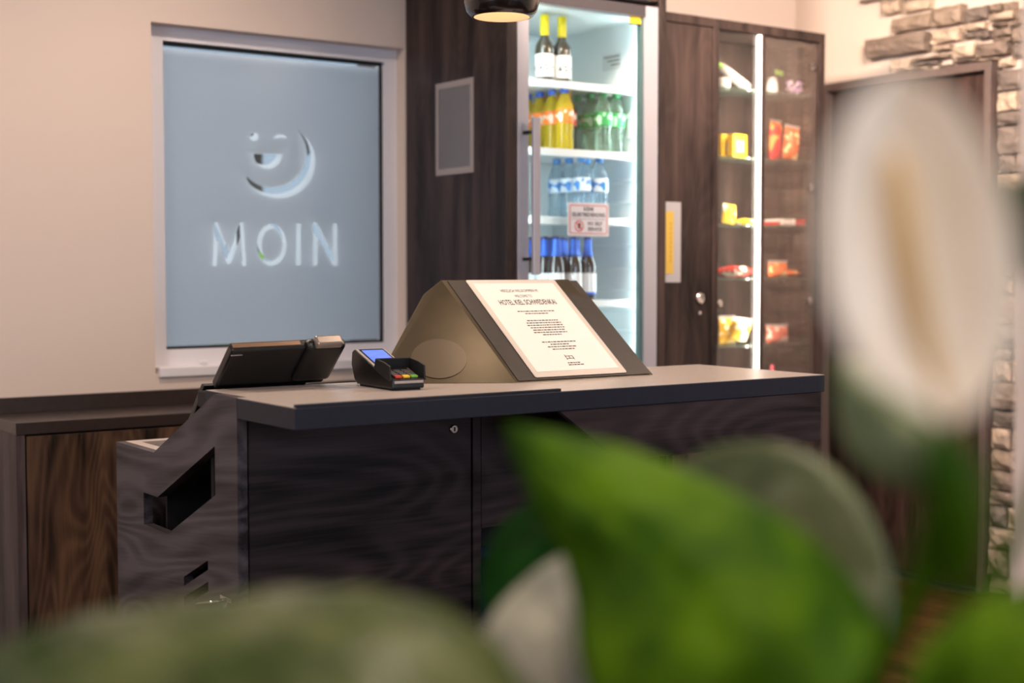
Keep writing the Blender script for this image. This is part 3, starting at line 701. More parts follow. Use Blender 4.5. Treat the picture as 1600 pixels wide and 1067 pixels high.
DSH = [1.977, 1.716, 1.458, 1.253, .992, .7265]
GX = (DX0 + .0135, DX1 - .0305)
for z in DSH[:5]:
    s_ = B(GX[0], GX[1], FY + .042, DBK - .004, z - .007, z).build('glass_shelf', GLASSE, dc)
    for yy in (FY + .075, FY + .165):
        MB().lathe([(.005, 0), (.005, .014)], (GX[1] - .014, yy, z - .013), 10, Matrix.Rotation(math.pi / 2, 3, 'Y')).build('shelf_pin', CHROME, s_)
        MB().lathe([(.005, 0), (.005, .014)], (GX[0], yy, z - .013), 10, Matrix.Rotation(math.pi / 2, 3, 'Y')).build('shelf_pin', CHROME, s_)
hm = MB()
for yy in (FY + .075, FY + .165):
    for k in range(52):
        z = .9 + k * .025
        hm.lathe([(.0026, 0), (.0026, .0006)], (DX1 - .0306, yy, z), 6, Matrix.Rotation(math.pi / 2, 3, 'Y'))
hm.build('pin_holes', pm('hole_ring', srgb(170, 150, 140), .5), dc)['kind'] = 'stuff'
HZ = clear('door_glass', (.96, .95, .94), .10, diff=srgb(255, 225, 210), diffw=.07)  # pinkish diffuse veil stands in for the bright wall's reflection
for (x0, x1, hx) in ((DX0 + .0145, 3.885, None), (3.9155, DX1 - .032, DX1 - .055)):
    d_ = B(x0, x1, FY + .016, FY + .021, .730, CT - .040).build('glass_door', HZ if hx else GLASS, dc)
    if hx:
        for z in (2.085, 1.610, 1.160, .78):
            MB().lathe([(.016, 0), (.016, .007), (.011, .009)], (hx, FY + .016, z), 20, Matrix.Rotation(math.pi / 2, 3, 'X')).build('hinge', CHROME, d_)
    else:
        MB().lathe([(.014, 0), (.014, .008), (.010, .012)], (x0 + .018, FY + .016, 1.158), 20, Matrix.Rotation(math.pi / 2, 3, 'X')).build('glass_lock', CHROME, d_)

# ------------------------------------------------------------------ bottles
def bottle(name, label, cat, prof, mat, parts, group):
    t = thing(name, (0, 0, 0), label, cat, group)
    MB().lathe(prof, n=20).build('body', mat, t, smooth=True)
    for nm, pr, mt in parts: MB().lathe(pr, n=20).build(nm, mt, t, smooth=True)
    return t
PETP = [(.012, .0), (.026, .002), (.031, .010), (.0315, .03), (.029, .055), (.0315, .085), (.0325, .10), (.0325, .145), (.031, .160), (.022, .185), (.0135, .200), (.0125, .207), (.0125, .209)]
CAPP = [(.0148, .204), (.0150, .221), (.0135, .223)]
def labelm(name, c1, c2, scale=26):
    m = bpy.data.materials.new(name); m.use_nodes = True; nt = m.node_tree; b = nt.nodes['Principled BSDF']
    tc = nt.nodes.new('ShaderNodeTexCoord'); n = nt.nodes.new('ShaderNodeTexNoise'); n.inputs['Scale'].default_value = scale; n.inputs['Detail'].default_value = 1
    r = nt.nodes.new('ShaderNodeValToRGB'); r.color_ramp.interpolation = 'CONSTANT'; r.color_ramp.elements[0].color = c1; r.color_ramp.elements[1].color = c2; r.color_ramp.elements[1].position = .55
    nt.links.new(tc.outputs['Object'], n.inputs['Vector']); nt.links.new(n.outputs[0], r.inputs[0]); nt.links.new(r.outputs[0], b.inputs['Base Color']); b.inputs['Roughness'].default_value = .35
    return m
LABP = [(.0330, .098), (.0332, .102), (.0332, .143), (.0330, .147)]
orange = bottle('soda_bottle', 'x', 'bottle', PETP, clear('orange_soda', (.95, .85, .2), .12, diff=srgb(232, 212, 30), diffw=.72),
                [('label', LABP, labelm('orange_label', srgb(250, 130, 40), srgb(255, 225, 200))), ('cap', CAPP, pm('cap_blue', srgb(30, 90, 200), .4))], 'bottles in the drinks fridge')
GSP = bottle('lemonade_bottle', 'x', 'bottle', PETP, clear('green_pet', (.86, .95, .88), .16, diff=srgb(190, 220, 200), diffw=.16),
             [('label', LABP, labelm('green_label', srgb(30, 150, 70), srgb(190, 235, 205))), ('cap', CAPP, pm('cap_green', srgb(20, 130, 70), .4))], 'bottles in the drinks fridge')
WTP = bottle('water_bottle', 'x', 'bottle', [(r, z * 1.0) for r, z in PETP], clear('water_pet', (.84, .93, .97), .16, diff=srgb(170, 205, 225), diffw=.16),
             [('label', LABP, labelm('water_label', srgb(225, 240, 250), srgb(40, 130, 210))), ('cap', CAPP, pm('cap_sky', srgb(40, 130, 200), .4))], 'bottles in the drinks fridge')
COLA = bottle('cola_bottle', 'x', 'bottle', PETP, clear('cola', (.2, .08, .05), .14, diff=srgb(36, 20, 16), diffw=.85),
              [('label', LABP, labelm('cola_label', srgb(200, 40, 30), srgb(240, 220, 215))), ('cap', CAPP, pm('cap_orange', srgb(220, 150, 60), .4))], 'bottles in the drinks fridge')
BEERP = [(.010, 0), (.028, .002), (.0305, .008), (.0305, .120), (.028, .140), (.018, .165), (.0135, .190), (.0130, .222), (.0128, .228)]
BEER = bottle('beer_bottle', 'x', 'bottle', BEERP, pm('brown_glass', srgb(30, 20, 18), .1, spec=.7, coat=.5),
              [('label', [(.0308, .028), (.0310, .030), (.0310, .098), (.0308, .100)], labelm('beer_label', srgb(236, 238, 240), srgb(236, 238, 240))), ('label_stripe', [(.0312, .022), (.0313, .024), (.0313, .030), (.0312, .032)], pm('beer_blue', srgb(30, 90, 190), .4)),
               ('neck_foil', [(.0205, .160), (.0165, .178), (.0142, .196), (.0140, .215), (.0138, .222)], pm('foil_blue', srgb(40, 100, 205), .35, metal=.2)),
               ('crown_cap', [(.0150, .221), (.0148, .228), (.0120, .231)], pm('crown_dark', srgb(24, 40, 90), .4))], 'bottles in the drinks fridge')
WINEP = [(.012, 0), (.032, .002), (.0345, .010), (.0345, .115), (.031, .135), (.018, .155), (.0140, .170), (.0135, .235)]
WINE = bottle('wine_bottle', 'x', 'bottle', WINEP, pm('olive_glass', srgb(58, 50, 34), .1, spec=.7, coat=.5),
              [('label', [(.0348, .020), (.0350, .022), (.0350, .098), (.0348, .100)], labelm('wine_label', srgb(240, 242, 242), srgb(232, 236, 236))), ('emblem', [(.0352, .045), (.0353, .047), (.0353, .06), (.0352, .062)], labelm('wine_emblem', srgb(235, 238, 238), srgb(60, 60, 60), 60)),
               ('capsule', [(.0160, .166), (.0165, .170), (.0158, .236), (.0140, .240)], pm('capsule_yellow', srgb(240, 215, 20), .4))], 'bottles in the drinks fridge')
used = set()
def put(proto, x, y, z, label, rz=0):
    o = proto if proto.name not in used else copy_tree(proto)
    used.add(proto.name)
    o.location = (x, y, z); o.rotation_euler.z = rz; o['label'] = label; return o
ORD = ('front', 'second', 'third', 'rearmost')
def xat(px, y, py=180): return ony(px, py, y).x
SF = FY + .125
x = xat(882, SF)
for k in range(4): put(orange, x, SF + k * .074, SHZ[1] + .0005, '%s of the four yellow soda bottles with orange labels and blue caps' % ORD[k], .4 * k)
x2 = x + .075
for k in range(3): put(COLA, x2, SF + .08 + k * .074, SHZ[1] + .0005, '%s of the three dark cola bottles behind the yellow sodas' % ('front', 'middle', 'rear')[k], .7 * k)
x = 3.2185
for k in range(4): put(GSP, x, SF + k * .074, SHZ[1] + .0005, '%s lemonade bottle with green cap, in the column next to the cola' % ORD[k], .5 * k)
x = 3.287
for k in range(3): put(GSP, x, SF + .01 + k * .076, SHZ[1] + .0005, '%s lemonade bottle with green cap, in the column by the fridge wall' % ORD[k], .3 + .6 * k)
x = xat(851, SF + .02, 80); put(WINE, x, SF + .02, SHZ[0] + .0045 - .004, 'yellow capped wine bottle on the top shelf nearer the door handle', .3)
x = xat(878, SF + .02, 80); put(WINE, x, SF + .02, SHZ[0] + .0005, 'yellow capped wine bottle on the top shelf farther from the door handle', .5)
for c, (px, n) in enumerate(((909, 3), (935, 2))):
    x = xat(px, SF, 290) + c * .004
    for k in range(n): put(WTP, x, SF + k * .074, SHZ[2] + .0005, '%s clear water bottle with blue cap, %s column' % (ORD[k], ('inner', 'outer')[c]), .4 * k + c)
for c, (px, n) in enumerate(((870, 4), (896, 4), (917, 4))):
    x = xat(px, SF, 430) + (c - 1) * .004
    for k in range(n): put(BEER, x, SF + k * .070, SHZ[3] + .0005, '%s blue necked beer bottle in the %s column of the beer shelf' % (ORD[k], ('first', 'middle', 'last')[c]), .3 * k + c)
xc = xat(930, SF + .1, 490); cn = thing('drink_can', (xc, SF + .2, SHZ[4]), 'grey drinks can low in the fridge behind the stand', 'can')
MB().lathe([(.024, SHZ[4]), (.026, SHZ[4] + .004), (.0265, SHZ[4] + .150), (.023, SHZ[4] + .162)], (xc, SF + .2, 0.0005), 20).build('body', pm('can_grey', srgb(120, 128, 132), .35, metal=.4), cn, smooth=True)
MB().lathe([(.0235, SHZ[4] + .162), (.024, SHZ[4] + .166), (.020, SHZ[4] + .164)], (xc, SF + .2, 0.0005), 20).build('rim', ALU, cn)

# ------------------------------------------------------------------ snacks on the glass shelves
def packet(name, label, cat, c, w, h, d, mat, lean=0, rz=0, rx=0, seal=None, group='snacks on the glass shelves', puff=1.0):
    """pillow bag standing (or lying when rx) at c; parts bag and seal strips"""
    t = thing(name, c, label, cat, group)
    M = Matrix.Translation(Vector(c) + Vector((0, 0, abs(math.sin(lean)) * w / 2 + .001))) @ Matrix.Rotation(rz, 4, 'Z') @ Matrix.Rotation(rx, 4, 'X') @ Matrix.Rotation(lean, 4, 'Y')
    nu, nv = 10, 12; m = MB(); vs = []; fs = []; rr = random.Random(len(label) * 7 + int(c[2] * 100))
    for side in (1, -1):
        for j in range(nv + 1):
            for i in range(nu + 1):
                u = i / nu * 2 - 1; v = j / nv
                bul = (1 - abs(u) ** 2.5) ** .6 * max(0.02, 1 - abs(2 * v - 1) ** 3) ** .6
                wob = 1 + .12 * math.sin(7 * u + 5 * v + rr.random() * .6)
                vs.append(M @ Vector((u * w / 2 * (1 - .06 * math.sin(v * math.pi)), side * d / 2 * bul * wob * puff, v * h)))
    n1 = (nu + 1) * (nv + 1)
    for s_ in (0, 1):
        for j in range(nv):
            for i in range(nu):
                a_ = s_ * n1 + j * (nu + 1) + i; fs.append((a_, a_ + 1, a_ + nu + 2, a_ + nu + 1) if s_ else (a_, a_ + nu + 1, a_ + nu + 2, a_ + 1))
    m.add(vs, fs); m.build('bag', mat, t, smooth=True)
    if seal:
        m2 = MB()
        m2.box(-w / 2, w / 2, -.0012, .0012, h - .001, h + .010, M); m2.build('top_seal', seal, t)
    return t
def SP(px, py, y): return ony(px, py, y)
yy = FY + .11
def lay(px, shelf, y=yy):
    q = ony(px, 300, y); return (q.x, y, DSH[shelf] + .0005)
REDB = labelm('red_bag_print', srgb(214, 36, 30), srgb(240, 150, 60), 22)
REDW = labelm('red_white_print', srgb(205, 50, 44), srgb(240, 225, 215), 30)
ORB = labelm('orange_bag_print', srgb(225, 110, 50), srgb(250, 210, 150), 34)
GOLD = labelm('gold_bag_print', srgb(214, 160, 40), srgb(250, 230, 190), 30)
YEL = labelm('yellow_pack_print', srgb(245, 195, 40), srgb(250, 240, 210), 24)
PINK = labelm('pink_bag_print', srgb(220, 120, 100), srgb(250, 215, 200), 34)
SIL = pm('foil_seal', srgb(200, 190, 186), .35, metal=.5)
# second shelf: yellow boxes and red crisp bags
def carton(name, label, c, w, d, h, mat, rz=0):
    t = thing(name, c, label, 'box', 'snacks on the glass shelves'); M = Matrix.Translation(c) @ Matrix.Rotation(rz, 4, 'Z')
    MB().box(-w / 2, w / 2, -d / 2, d / 2, 0, h, M).build('carton', mat, t, bevel=.0015)
    MB().box(-w * .22, w * .22, -d / 2 - .0008, -d / 2, h * .28, h * .72, M).build('label_panel', pm('cream_panel', srgb(250, 240, 215), .5), t); return t
BXY = pm('box_yellow', srgb(250, 190, 30), .45, noise=(40, .1))
c = lay(1151, 1); carton('snack_box', 'yellow snack box with pale panel on the second glass shelf, at the front', c, .085, .03, .092, BXY, .12)
c = lay(1133, 1, yy + .045); carton('snack_box', 'yellow snack box tucked behind the front yellow box', c, .06, .03, .094, BXY, -.1)
packet('crisp_bag', 'tall bright red crisp bag leaning in the display cabinet', 'bag', lay(1211, 1, yy + .02), .085, .155, .045, REDB, 0, .25, 0, SIL)
packet('crisp_bag', 'orange red crisp bag beside the tall red one', 'bag', lay(1233, 1, yy - .045), .075, .125, .05, ORB, .10, -.1, 0, SIL)
# third shelf
packet('biscuit_pack', 'yellow biscuit pack standing on the third glass shelf', 'bag', lay(1138, 2), .075, .075, .035, YEL, .1, .1, 0, None)
packet('sweet_bag', 'small flat pale yellow bag lying beside the biscuit pack', 'bag', (lay(1160, 2)[0], yy + .03, DSH[2] + .0135), .075, .08, .022, YEL, 0, .2, math.pi / 2, None)
for k in range(6):
    c = lay(1203 + k * 8, 2); t = thing('chocolate_bar', c, '%s of the six small bars lined up on the third glass shelf' % ('first', 'second', 'third', 'fourth', 'fifth', 'sixth')[k], 'bar', 'snacks on the glass shelves')
    MB().box(c[0] - .009, c[0] + .009, yy - .05, yy + .05, c[2], c[2] + .016 + .012 * (k % 2)).build('wrapper', (pm('bar_red', srgb(190, 50, 44), .4), pm('bar_white', srgb(230, 222, 215), .4))[1 if 1 <= k <= 3 else 0], t, bevel=.003)
    MB().box(c[0] - .008, c[0] + .008, yy - .06, yy - .05, c[2] + .005, c[2] + .007).build('wrapper_end', SIL, t)
# fourth shelf
packet('sweet_bag', 'red and white sweet bag lying flat on the fourth glass shelf', 'bag', (lay(1146, 3)[0], yy + .06, DSH[3] + .025), .12, .12, .042, REDW, 0, .1, math.pi / 2, None)
packet('sweet_bag', 'orange sweet bag standing low on the fourth glass shelf', 'bag', lay(1216, 3), .11, .058, .05, ORB, 0, 0, 0, SIL)
packet('sweet_bag', 'small amber bag lying at the end of the fourth shelf', 'bag', (lay(1232, 3)[0], yy + .03, DSH[3] + .016), .06, .07, .026, ORB, 0, .2, math.pi / 2, None)
# fifth shelf
packet('nut_bag', 'golden nut bag leaning at the back of the fifth shelf', 'bag', lay(1138, 4, yy + .065), .10, .10, .045, GOLD, 0, .1, 0, SIL)
packet('nut_bag', 'golden and white nut bag slumped at the front of the fifth shelf', 'bag', (lay(1148, 4)[0], yy - .012, DSH[4] + .010), .105, .085, .045, GOLD, .10, -.1, .35, SIL)
packet('sweet_bag', 'pink sweet bag standing on the fifth glass shelf', 'bag', lay(1216, 4), .125, .065, .05, PINK, 0, 0, 0, SIL)
# bottom: lollipops standing in holders
for px, cn, mt, hh in ((1122, 'pale', srgb(214, 190, 180), .10), (1138, 'pink', srgb(190, 110, 110), .115), (1160, 'cream', srgb(222, 205, 190), .105), (1209, 'bright pink', srgb(220, 90, 110), .13)):
    c = lay(px, 5); t = thing('toothbrush_pack', c, '%s upright toothbrush tube behind the counter edge' % cn, 'tube', 'snacks on the glass shelves')
    MB().lathe([(.009, 0), (.010, .004), (.010, .10 + hh * .5), (.007, .115 + hh * .5)], c, 14).build('tube', pm('tube_' + cn.replace(' ', '_'), mt, .35), t, smooth=True)
    MB().lathe([(.0105, 0), (.0105, .02)], c, 14).build('stopper', SIL, t)
# top shelf: rolled neck pillow pack, umbrella, hair band
c = lay(1150, 0); c = (c[0] - .01, c[1], c[2])
t = thing('umbrella', c, 'folded pale grey pocket umbrella leaning on the top glass shelf', 'umbrella', 'snacks on the glass shelves')
MB().tube([Vector(c) + Vector(v) for v in ((-.075, 0, .086), (-.03, 0, .062), (.04, 0, .028), (.072, 0, .019))], [.016, .019, .019, .016], 14).build('folded_cover', pm('pale_grey_fabric', srgb(200, 190, 186), .6), t, smooth=True)
MB().tube([Vector(c) + Vector(v) for v in ((-.10, .0, .098), (-.074, 0, .085))], [.011, .012], 10).build('handle', pm('lime_plastic', srgb(140, 190, 70), .5), t, smooth=True)
MB().tube([Vector(c) + Vector(v) for v in ((.030, -.0195, .036), (.034, 0, .051), (.034, .0195, .032))], .004, 8).build('strap', BLACKM, t)
c = lay(1131, 0, yy + .02); t = thing('paper_roll', c, 'small white paper roll under the folded umbrella', 'roll', 'snacks on the glass shelves')
MB().lathe([(.006, 0), (.020, 0), (.022, .003), (.022, .045), (.020, .048), (.006, .048)], c, 18).build('roll', PAPER, t, smooth=True)
MB().lathe([(.006, .001), (.006, .047)], c, 12, cap=False).build('core', GREY, t)
c = lay(1205, 0, yy + .01); t = thing('cream_jar', c, 'small white jar on the right half of the top glass shelf', 'jar', 'snacks on the glass shelves')
MB().lathe([(.012, 0), (.020, .003), (.023, .02), (.021, .045), (.017, .055)], c, 18).build('body', PAPER, t, smooth=True)
MB().lathe([(.0175, .055), (.018, .056), (.018, .066), (.014, .068)], c, 18).build('lid', SIL, t, smooth=True)
c = lay(1212, 0, yy + .05); t = thing('black_case', c, 'black case with lime stripe standing at the back of the top shelf', 'case', 'snacks on the glass shelves')
M = Matrix.Translation(c) @ Matrix.Rotation(.3, 4, 'Z')
MB().box(-.045, .045, -.012, .012, 0, .125, M).build('body', BLACKM, t, bevel=.008)
MB().box(-.040, .030, -.0135, -.012, .085, .105, M).build('lime_stripe', pm('lime_plastic', srgb(140, 190, 70), .5), t)
c = (4.158, yy - .03, DSH[0] + .0005); t = thing('hair_bow', c, 'lavender ribbon bow on the top glass shelf', 'bow', 'snacks on the glass shelves')
LAV = labelm('lavender_ribbon', srgb(180, 150, 190), srgb(225, 205, 225), 60)
for s_ in (-1, 1):
    MB().tube([Vector(c) + Vector((s_ * v[0], 0, v[1])) for v in ((.002, .03), (.020, .05), (.036, .045), (.036, .025), (.018, .018), (.002, .028))], [.004, .010, .012, .012, .010, .004], 8).build('loop', LAV, t, smooth=True)
    MB().tube([Vector(c) + Vector((s_ * v[0], 0, v[1])) for v in ((.002, .028), (.010, .014), (.018, .0065))], [.005, .006, .004], 8).build('tail', LAV, t, smooth=True)
MB().lathe([(.004, .022), (.009, .026), (.009, .034), (.004, .038)], c, 10).build('knot', LAV, t, smooth=True)

# ------------------------------------------------------------------ pendant lamp over the counter
lp = (2.053, 2.95, 1.925)
pd = thing('pendant_lamp', lp, 'round black pendant lamp with warm lit underside above the counter', 'lamp')
MB().lathe([(.071, -.002), (.078, -.001), (.090, .012), (.096, .035), (.092, .060), (.074, .085), (.045, .105), (.020, .118), (.012, .135)], lp, 40, cap=False).build('shade', pm('gloss_black', srgb(22, 18, 18), .22, coat=.4), pd, smooth=True)
MB().lathe([(.071, -.002), (.068, .002), (.066, .02), (.050, .05), (.012, .06)], lp, 40, cap=False).build('inner_reflector', pm('warm_reflector', srgb(236, 196, 150), .5, emit=((1, .72, .42), .45)), pd, smooth=True)
MB().lathe([(.010, .03), (.022, .034), (.026, .046), (.012, .058)], lp, 20).build('bulb', pm('lit_bulb', (1, .9, .8), .5, emit=((1, .78, .52), 6)), pd, smooth=True)
MB().tube([(lp[0], lp[1], lp[2] + .13), (lp[0], lp[1], ZC - .03)], .0035, 8).build('cable', BLACKM, pd)
MB().lathe([(.05, 0), (.05, .022), (.02, .029)], (lp[0], lp[1], ZC - .030), 24).build('ceiling_rose', BLACKM, pd)
pl_ = bpy.data.lights.new('pendant_glow', 'SPOT'); pl_.energy = 5.0; pl_.color = WARM; pl_.spot_size = math.radians(130); pl_.spot_blend = .6; pl_.shadow_soft_size = .04
po = bpy.data.objects.new('pendant_glow', pl_); COL.objects.link(po); po.location = (lp[0], lp[1], lp[2] - .006)

# ------------------------------------------------------------------ peace lily in the foreground
pot_c = Vector((.70, .68, 0))
py_ = thing('peace_lily', pot_c, 'large potted peace lily with one white flower close to the camera', 'plant')
LG = leafy('leaf_green', srgb(40, 74, 1), srgb(84, 118, 3), .30, .55, .10)
LD = leafy('leaf_deep_shaded', srgb(4, 32, 1), srgb(12, 52, 4), .2, .6, .05)  # green darkened to carry the shade behind the bright leaf
LO = leafy('leaf_olive', srgb(38, 56, 18), srgb(90, 98, 56), .25, .36)
LGY = leafy('leaf_grey_green', srgb(66, 76, 46), srgb(104, 110, 78), .25, .34)
def cr(P, t):
    n = len(P) - 1; x = min(max(t, 0), 1) * n; i = min(int(x), n - 1); f = x - i
    p0, p1, p2, p3 = P[max(i - 1, 0)], P[i], P[i + 1], P[min(i + 2, n)]
    return .5 * ((2 * p1) + (p2 - p0) * f + (2 * p0 - 5 * p1 + 4 * p2 - p3) * f * f + (3 * p1 - p0 - 3 * p2 + p3) * f ** 3)
def blade(name, A, Mi, C, mat, nu=36, nv=16, rip=.0016, label=None, veins=16):
    """blade lofted between edge A, midrib Mi and edge C (lists of 3D points from tip to base)"""
    m = MB(); vs = []; fs = []
    for i in range(nu + 1):
        t = i / nu; a, b, c = cr(A, t), cr(Mi, t), cr(C, t)
        for j in range(nv + 1):
            u = j / nv * 2 - 1
            p = b + (c - a) * .5 * u + ((a + c) * .5 - b) * u * u
            nrm = (c - a).cross(cr(Mi, min(t + .02, 1)) - cr(Mi, max(t - .02, 0)))
            if nrm.length > 1e-9: nrm.normalize()
            p = p + nrm * (rip * math.sin(veins * (t * 2.6 - abs(u) * .9)) * min(1, 3 * (1 - abs(u)) + .3) - .004 * math.exp(-(u / .06) ** 2))
            vs.append(p)
    for i in range(nu):
        for j in range(nv): k = i * (nv + 1) + j; fs.append((k, k + 1, k + nv + 2, k + nv + 1))
    m.add(vs, fs); o = m.build(name, mat, py_, smooth=True)
    so_ = o.modifiers.new('solid', 'SOLIDIFY'); so_.thickness = .0008
    if label: o['label'] = label
    return o
D = lambda L: [dep(*p) for p in L]
def stalk(p0, bend=.0, r=.005, name='leaf_stalk', mat=None):
    p0 = Vector(p0); p3 = pot_c + Vector((random.uniform(-.05, .05), random.uniform(-.05, .05), .765))
    p1 = p0 + Vector((0, 0, -.10)); p2 = p3 + Vector((0, 0, .10))
    pts_ = [((1 - t) ** 3) * p0 + 3 * t * (1 - t) ** 2 * p1 + 3 * t * t * (1 - t) * p2 + t ** 3 * p3 for t in [k / 14 for k in range(15)]]
    MB().tube(pts_, [r * (1 + .6 * k / 14) for k in range(15)], 10).build(name, mat or LG, py_, smooth=True)
# bright leaf reaching up to the left
A = [(788, 660, 1.06), (880, 676, 1.05), (985, 700, 1.04), (1090, 742, 1.03), (1210, 800, 1.01), (1310, 880, .99), (1375, 985, .97), (1370, 1110, .95), (1230, 1230, .93)]
Mi = [(788, 660, 1.06), (868, 735, 1.03), (955, 800, 1.0), (1035, 870, .98), (1095, 945, .96), (1135, 1020, .94), (1158, 1090, .93), (1170, 1160, .92), (1178, 1230, .92)]
C = [(788, 660, 1.06), (806, 726, 1.06), (838, 800, 1.05), (878, 868, 1.04), (898, 945, 1.02), (902, 1020, 1.0), (930, 1100, .97), (1010, 1180, .94), (1130, 1232, .93)]
blade('leaf', D(A), D(Mi), D(C), LG, label='bright green leaf')
stalk(dep(1178, 1228, .92))
# grey green leaf behind it
A = [(1050, 735, 1.16), (1110, 700, 1.16), (1190, 690, 1.15), (1280, 715, 1.13), (1350, 785, 1.11), (1392, 890, 1.09), (1385, 1000, 1.07), (1320, 1130, 1.05)]
Mi = [(1050, 735, 1.16), (1110, 775, 1.16), (1160, 820, 1.15), (1205, 870, 1.13), (1240, 930, 1.11), (1262, 990, 1.09), (1275, 1060, 1.07), (1280, 1140, 1.05)]
C = [(1050, 735, 1.16), (1060, 800, 1.17), (1085, 860, 1.17), (1110, 930, 1.16), (1140, 990, 1.13), (1170, 1050, 1.10), (1205, 1100, 1.07), (1250, 1145, 1.05)]
blade('leaf', D(A), D(Mi), D(C), LGY, label='grey green leaf')
stalk(dep(1280, 1135, 1.05))
# broad olive leaf along the lower left
A = [(-160, 1100, .86), (0, 1008, .88), (130, 962, .89), (300, 936, .90), (470, 918, .91), (610, 924, .91), (730, 968, .90), (820, 1060, .88), (900, 1200, .86)]
Mi = [(-160, 1100, .86), (10, 1075, .82), (150, 1058, .80), (300, 1048, .79), (460, 1050, .79), (600, 1075, .79), (720, 1115, .80), (820, 1160, .82), (900, 1200, .86)]
C = [(-160, 1100, .86), (0, 1180, .78), (140, 1230, .74), (300, 1262, .72), (460, 1275, .71), (600, 1270, .72), (720, 1250, .75), (820, 1230, .80), (900, 1202, .86)]
blade('leaf', D(A), D(Mi), D(C), LO, rip=.0055, label='broad olive green leaf', veins=22)
stalk(dep(898, 1200, .86))
# leaf with a pale sheen put into its colour, between the olive and the bright leaf
A = [(925, 850, 1.14), (868, 872, 1.13), (815, 912, 1.12), (770, 962, 1.10), (745, 1030, 1.08), (760, 1110, 1.06), (860, 1210, 1.03)]
Mi = [(925, 850, 1.14), (905, 900, 1.12), (885, 950, 1.10), (865, 1010, 1.08), (858, 1070, 1.06), (862, 1130, 1.05), (880, 1210, 1.03)]
C = [(925, 850, 1.14), (945, 900, 1.14), (960, 960, 1.13), (965, 1020, 1.11), (955, 1080, 1.09), (930, 1140, 1.06), (900, 1212, 1.03)]
blade('leaf', D(A), D(Mi), D(C), leafy('leaf_pale_sheen', srgb(128, 128, 112), srgb(168, 164, 146), .3, .5), label='leaf with pale grey sheen')
stalk(dep(880, 1208, 1.03))
# deep green leaf, its shade put into the colour
A = [(940, 760, 1.30), (850, 778, 1.29), (790, 815, 1.28), (757, 870, 1.26), (750, 930, 1.24), (768, 990, 1.2)]
Mi = [(940, 760, 1.30), (885, 812, 1.28), (845, 852, 1.26), (812, 893, 1.24), (788, 940, 1.22), (770, 990, 1.2)]
C = [(940, 760, 1.30), (925, 828, 1.30), (885, 866, 1.28), (840, 904, 1.26), (805, 945, 1.23), (773, 990, 1.2)]
blade('leaf', D(A), D(Mi), D(C), LD, label='deep green shaded leaf')
stalk(dep(770, 988, 1.2))
# green leaves low on the right
A = [(1700, 900, .80), (1600, 915, .81), (1520, 945, .82), (1450, 1000, .82), (1410, 1080, .82), (1400, 1170, .84)]
Mi = [(1700, 900, .80), (1620, 965, .78), (1550, 1020, .78), (1490, 1080, .79), (1440, 1130, .81), (1400, 1175, .84)]
C = [(1700, 900, .80), (1670, 1010, .76), (1620, 1090, .76), (1550, 1150, .77), (1480, 1180, .80), (1405, 1178, .84)]
blade('leaf', D(A), D(Mi), D(C), LG, label='green leaf low beside the flower stem')
stalk(dep(1402, 1174, .84))
A = [(1300, 560, .90), (1308, 650, .90), (1335, 715, .89), (1390, 755, .88), (1450, 765, .87), (1500, 745, .86)]
Mi = [(1300, 560, .90), (1345, 610, .87), (1390, 650, .86), (1430, 685, .85), (1470, 715, .85), (1500, 742, .86)]
C = [(1300, 560, .90), (1380, 570, .90), (1440, 600, .89), (1480, 640, .88), (1500, 690, .87), (1502, 740, .86)]
blade('leaf', D(A), D(Mi), D(C), leafy('leaf_lightened', srgb(112, 122, 84), srgb(150, 156, 118), .3, .4), label='grey green leaf behind the flower')  # colour lightened to offset the shade of the flower
stalk(dep(1500, 740, .86), r=.0045)
A = [(1548, 285, .80), (1570, 275, .80), (1620, 280, .80), (1680, 320, .80), (1720, 400, .80)]
Mi = [(1548, 285, .80), (1580, 330, .79), (1620, 365, .78), (1670, 390, .78), (1720, 405, .80)]
C = [(1548, 285, .80), (1560, 370, .80), (1600, 430, .80), (1660, 440, .80), (1720, 410, .80)]
blade('leaf', D(A), D(Mi), D(C), LD, label='dark green leaf at the right edge')
stalk(dep(1720, 404, .80), r=.004)
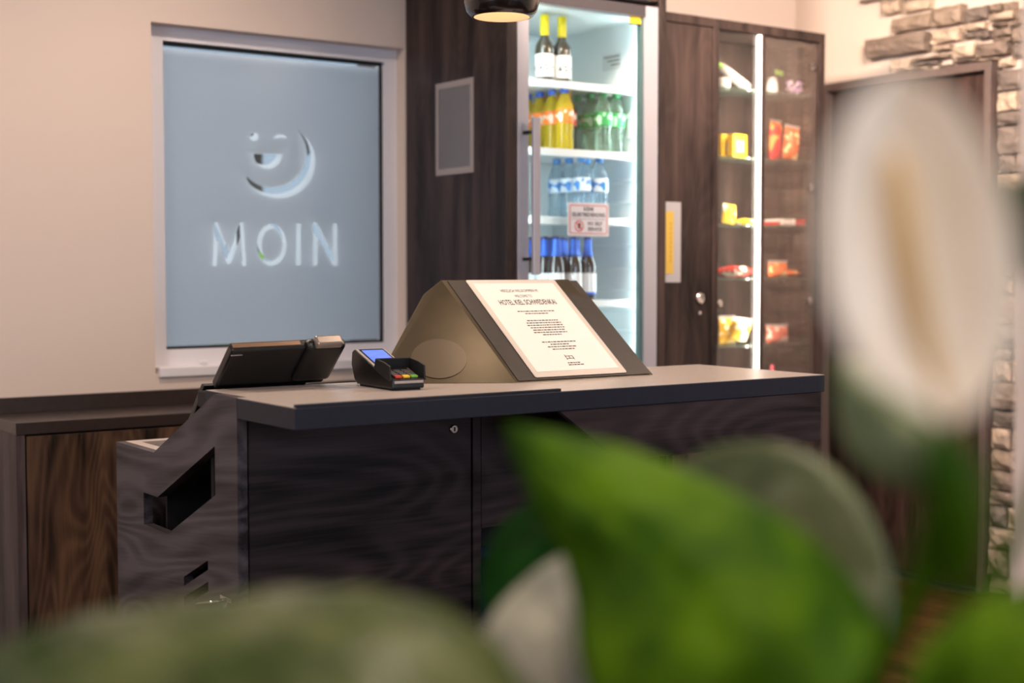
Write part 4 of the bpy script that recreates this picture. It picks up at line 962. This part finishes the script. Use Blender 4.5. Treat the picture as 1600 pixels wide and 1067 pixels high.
# flower: spathe, spadix, stem
SPM = leafy('spathe_cream', srgb(232, 222, 206), srgb(240, 234, 224), .35, .5)
A = [(1398, 104, .655), (1324, 178, .640), (1290, 285, .630), (1286, 400, .622), (1306, 500, .618), (1352, 584, .618), (1430, 636, .625), (1478, 662, .63)]
Mi = [(1398, 104, .655), (1412, 200, .657), (1424, 290, .655), (1436, 380, .652), (1450, 470, .648), (1462, 545, .643), (1472, 605, .636), (1480, 664, .63)]
C = [(1398, 104, .655), (1500, 165, .645), (1566, 285, .640), (1592, 400, .636), (1590, 505, .632), (1568, 580, .630), (1528, 636, .630), (1482, 664, .63)]
blade('spathe', D(A), D(Mi), D(C), SPM, rip=.0006, label='white flower bract')
MB().tube(D([(1398, 238, .648), (1404, 262, .646), (1418, 350, .642), (1432, 440, .640), (1446, 520, .638), (1462, 600, .636), (1478, 668, .632)]), [.0018, .0038, .0048, .0050, .0046, .0038, .0036], 14).build('spadix', pm('spadix_tan', srgb(196, 160, 96), .7, bump=(500, .8, .002), noise=(300, .2)), py_, smooth=True)
stalk(dep(1480, 664, .631), r=.0055, name='flower_stem')
A = [(1452, 650, .636), (1440, 740, .64), (1450, 840, .65), (1490, 960, .67)]
Mi = [(1452, 650, .636), (1480, 740, .635), (1495, 840, .645), (1500, 960, .67)]
C = [(1452, 650, .636), (1530, 720, .64), (1540, 840, .65), (1510, 960, .67)]
blade('sheath', D(A), D(Mi), D(C), LG, rip=.0004)
stalk(dep(1500, 955, .67), r=.005, name='leaf_stalk')
# planter
MB().lathe([(.13, 0), (.135, .01), (.175, .76), (.180, .78), (.170, .782), (.166, .76), (.150, .74)], pot_c, 40, cap=False).build('planter', pm('planter_grey', srgb(92, 90, 88), .55, noise=(12, .08)), py_, smooth=True)
MB().lathe([(.001, .745), (.08, .752), (.164, .742), (.164, .72)], pot_c, 32, cap=False).build('soil', pm('soil', srgb(48, 34, 24), .95, bump=(90, .9, .01)), py_)
MB().lathe([(.130, .0), (.001, .0005)], pot_c, 32, cap=False).build('planter_base', BLACKM, py_)
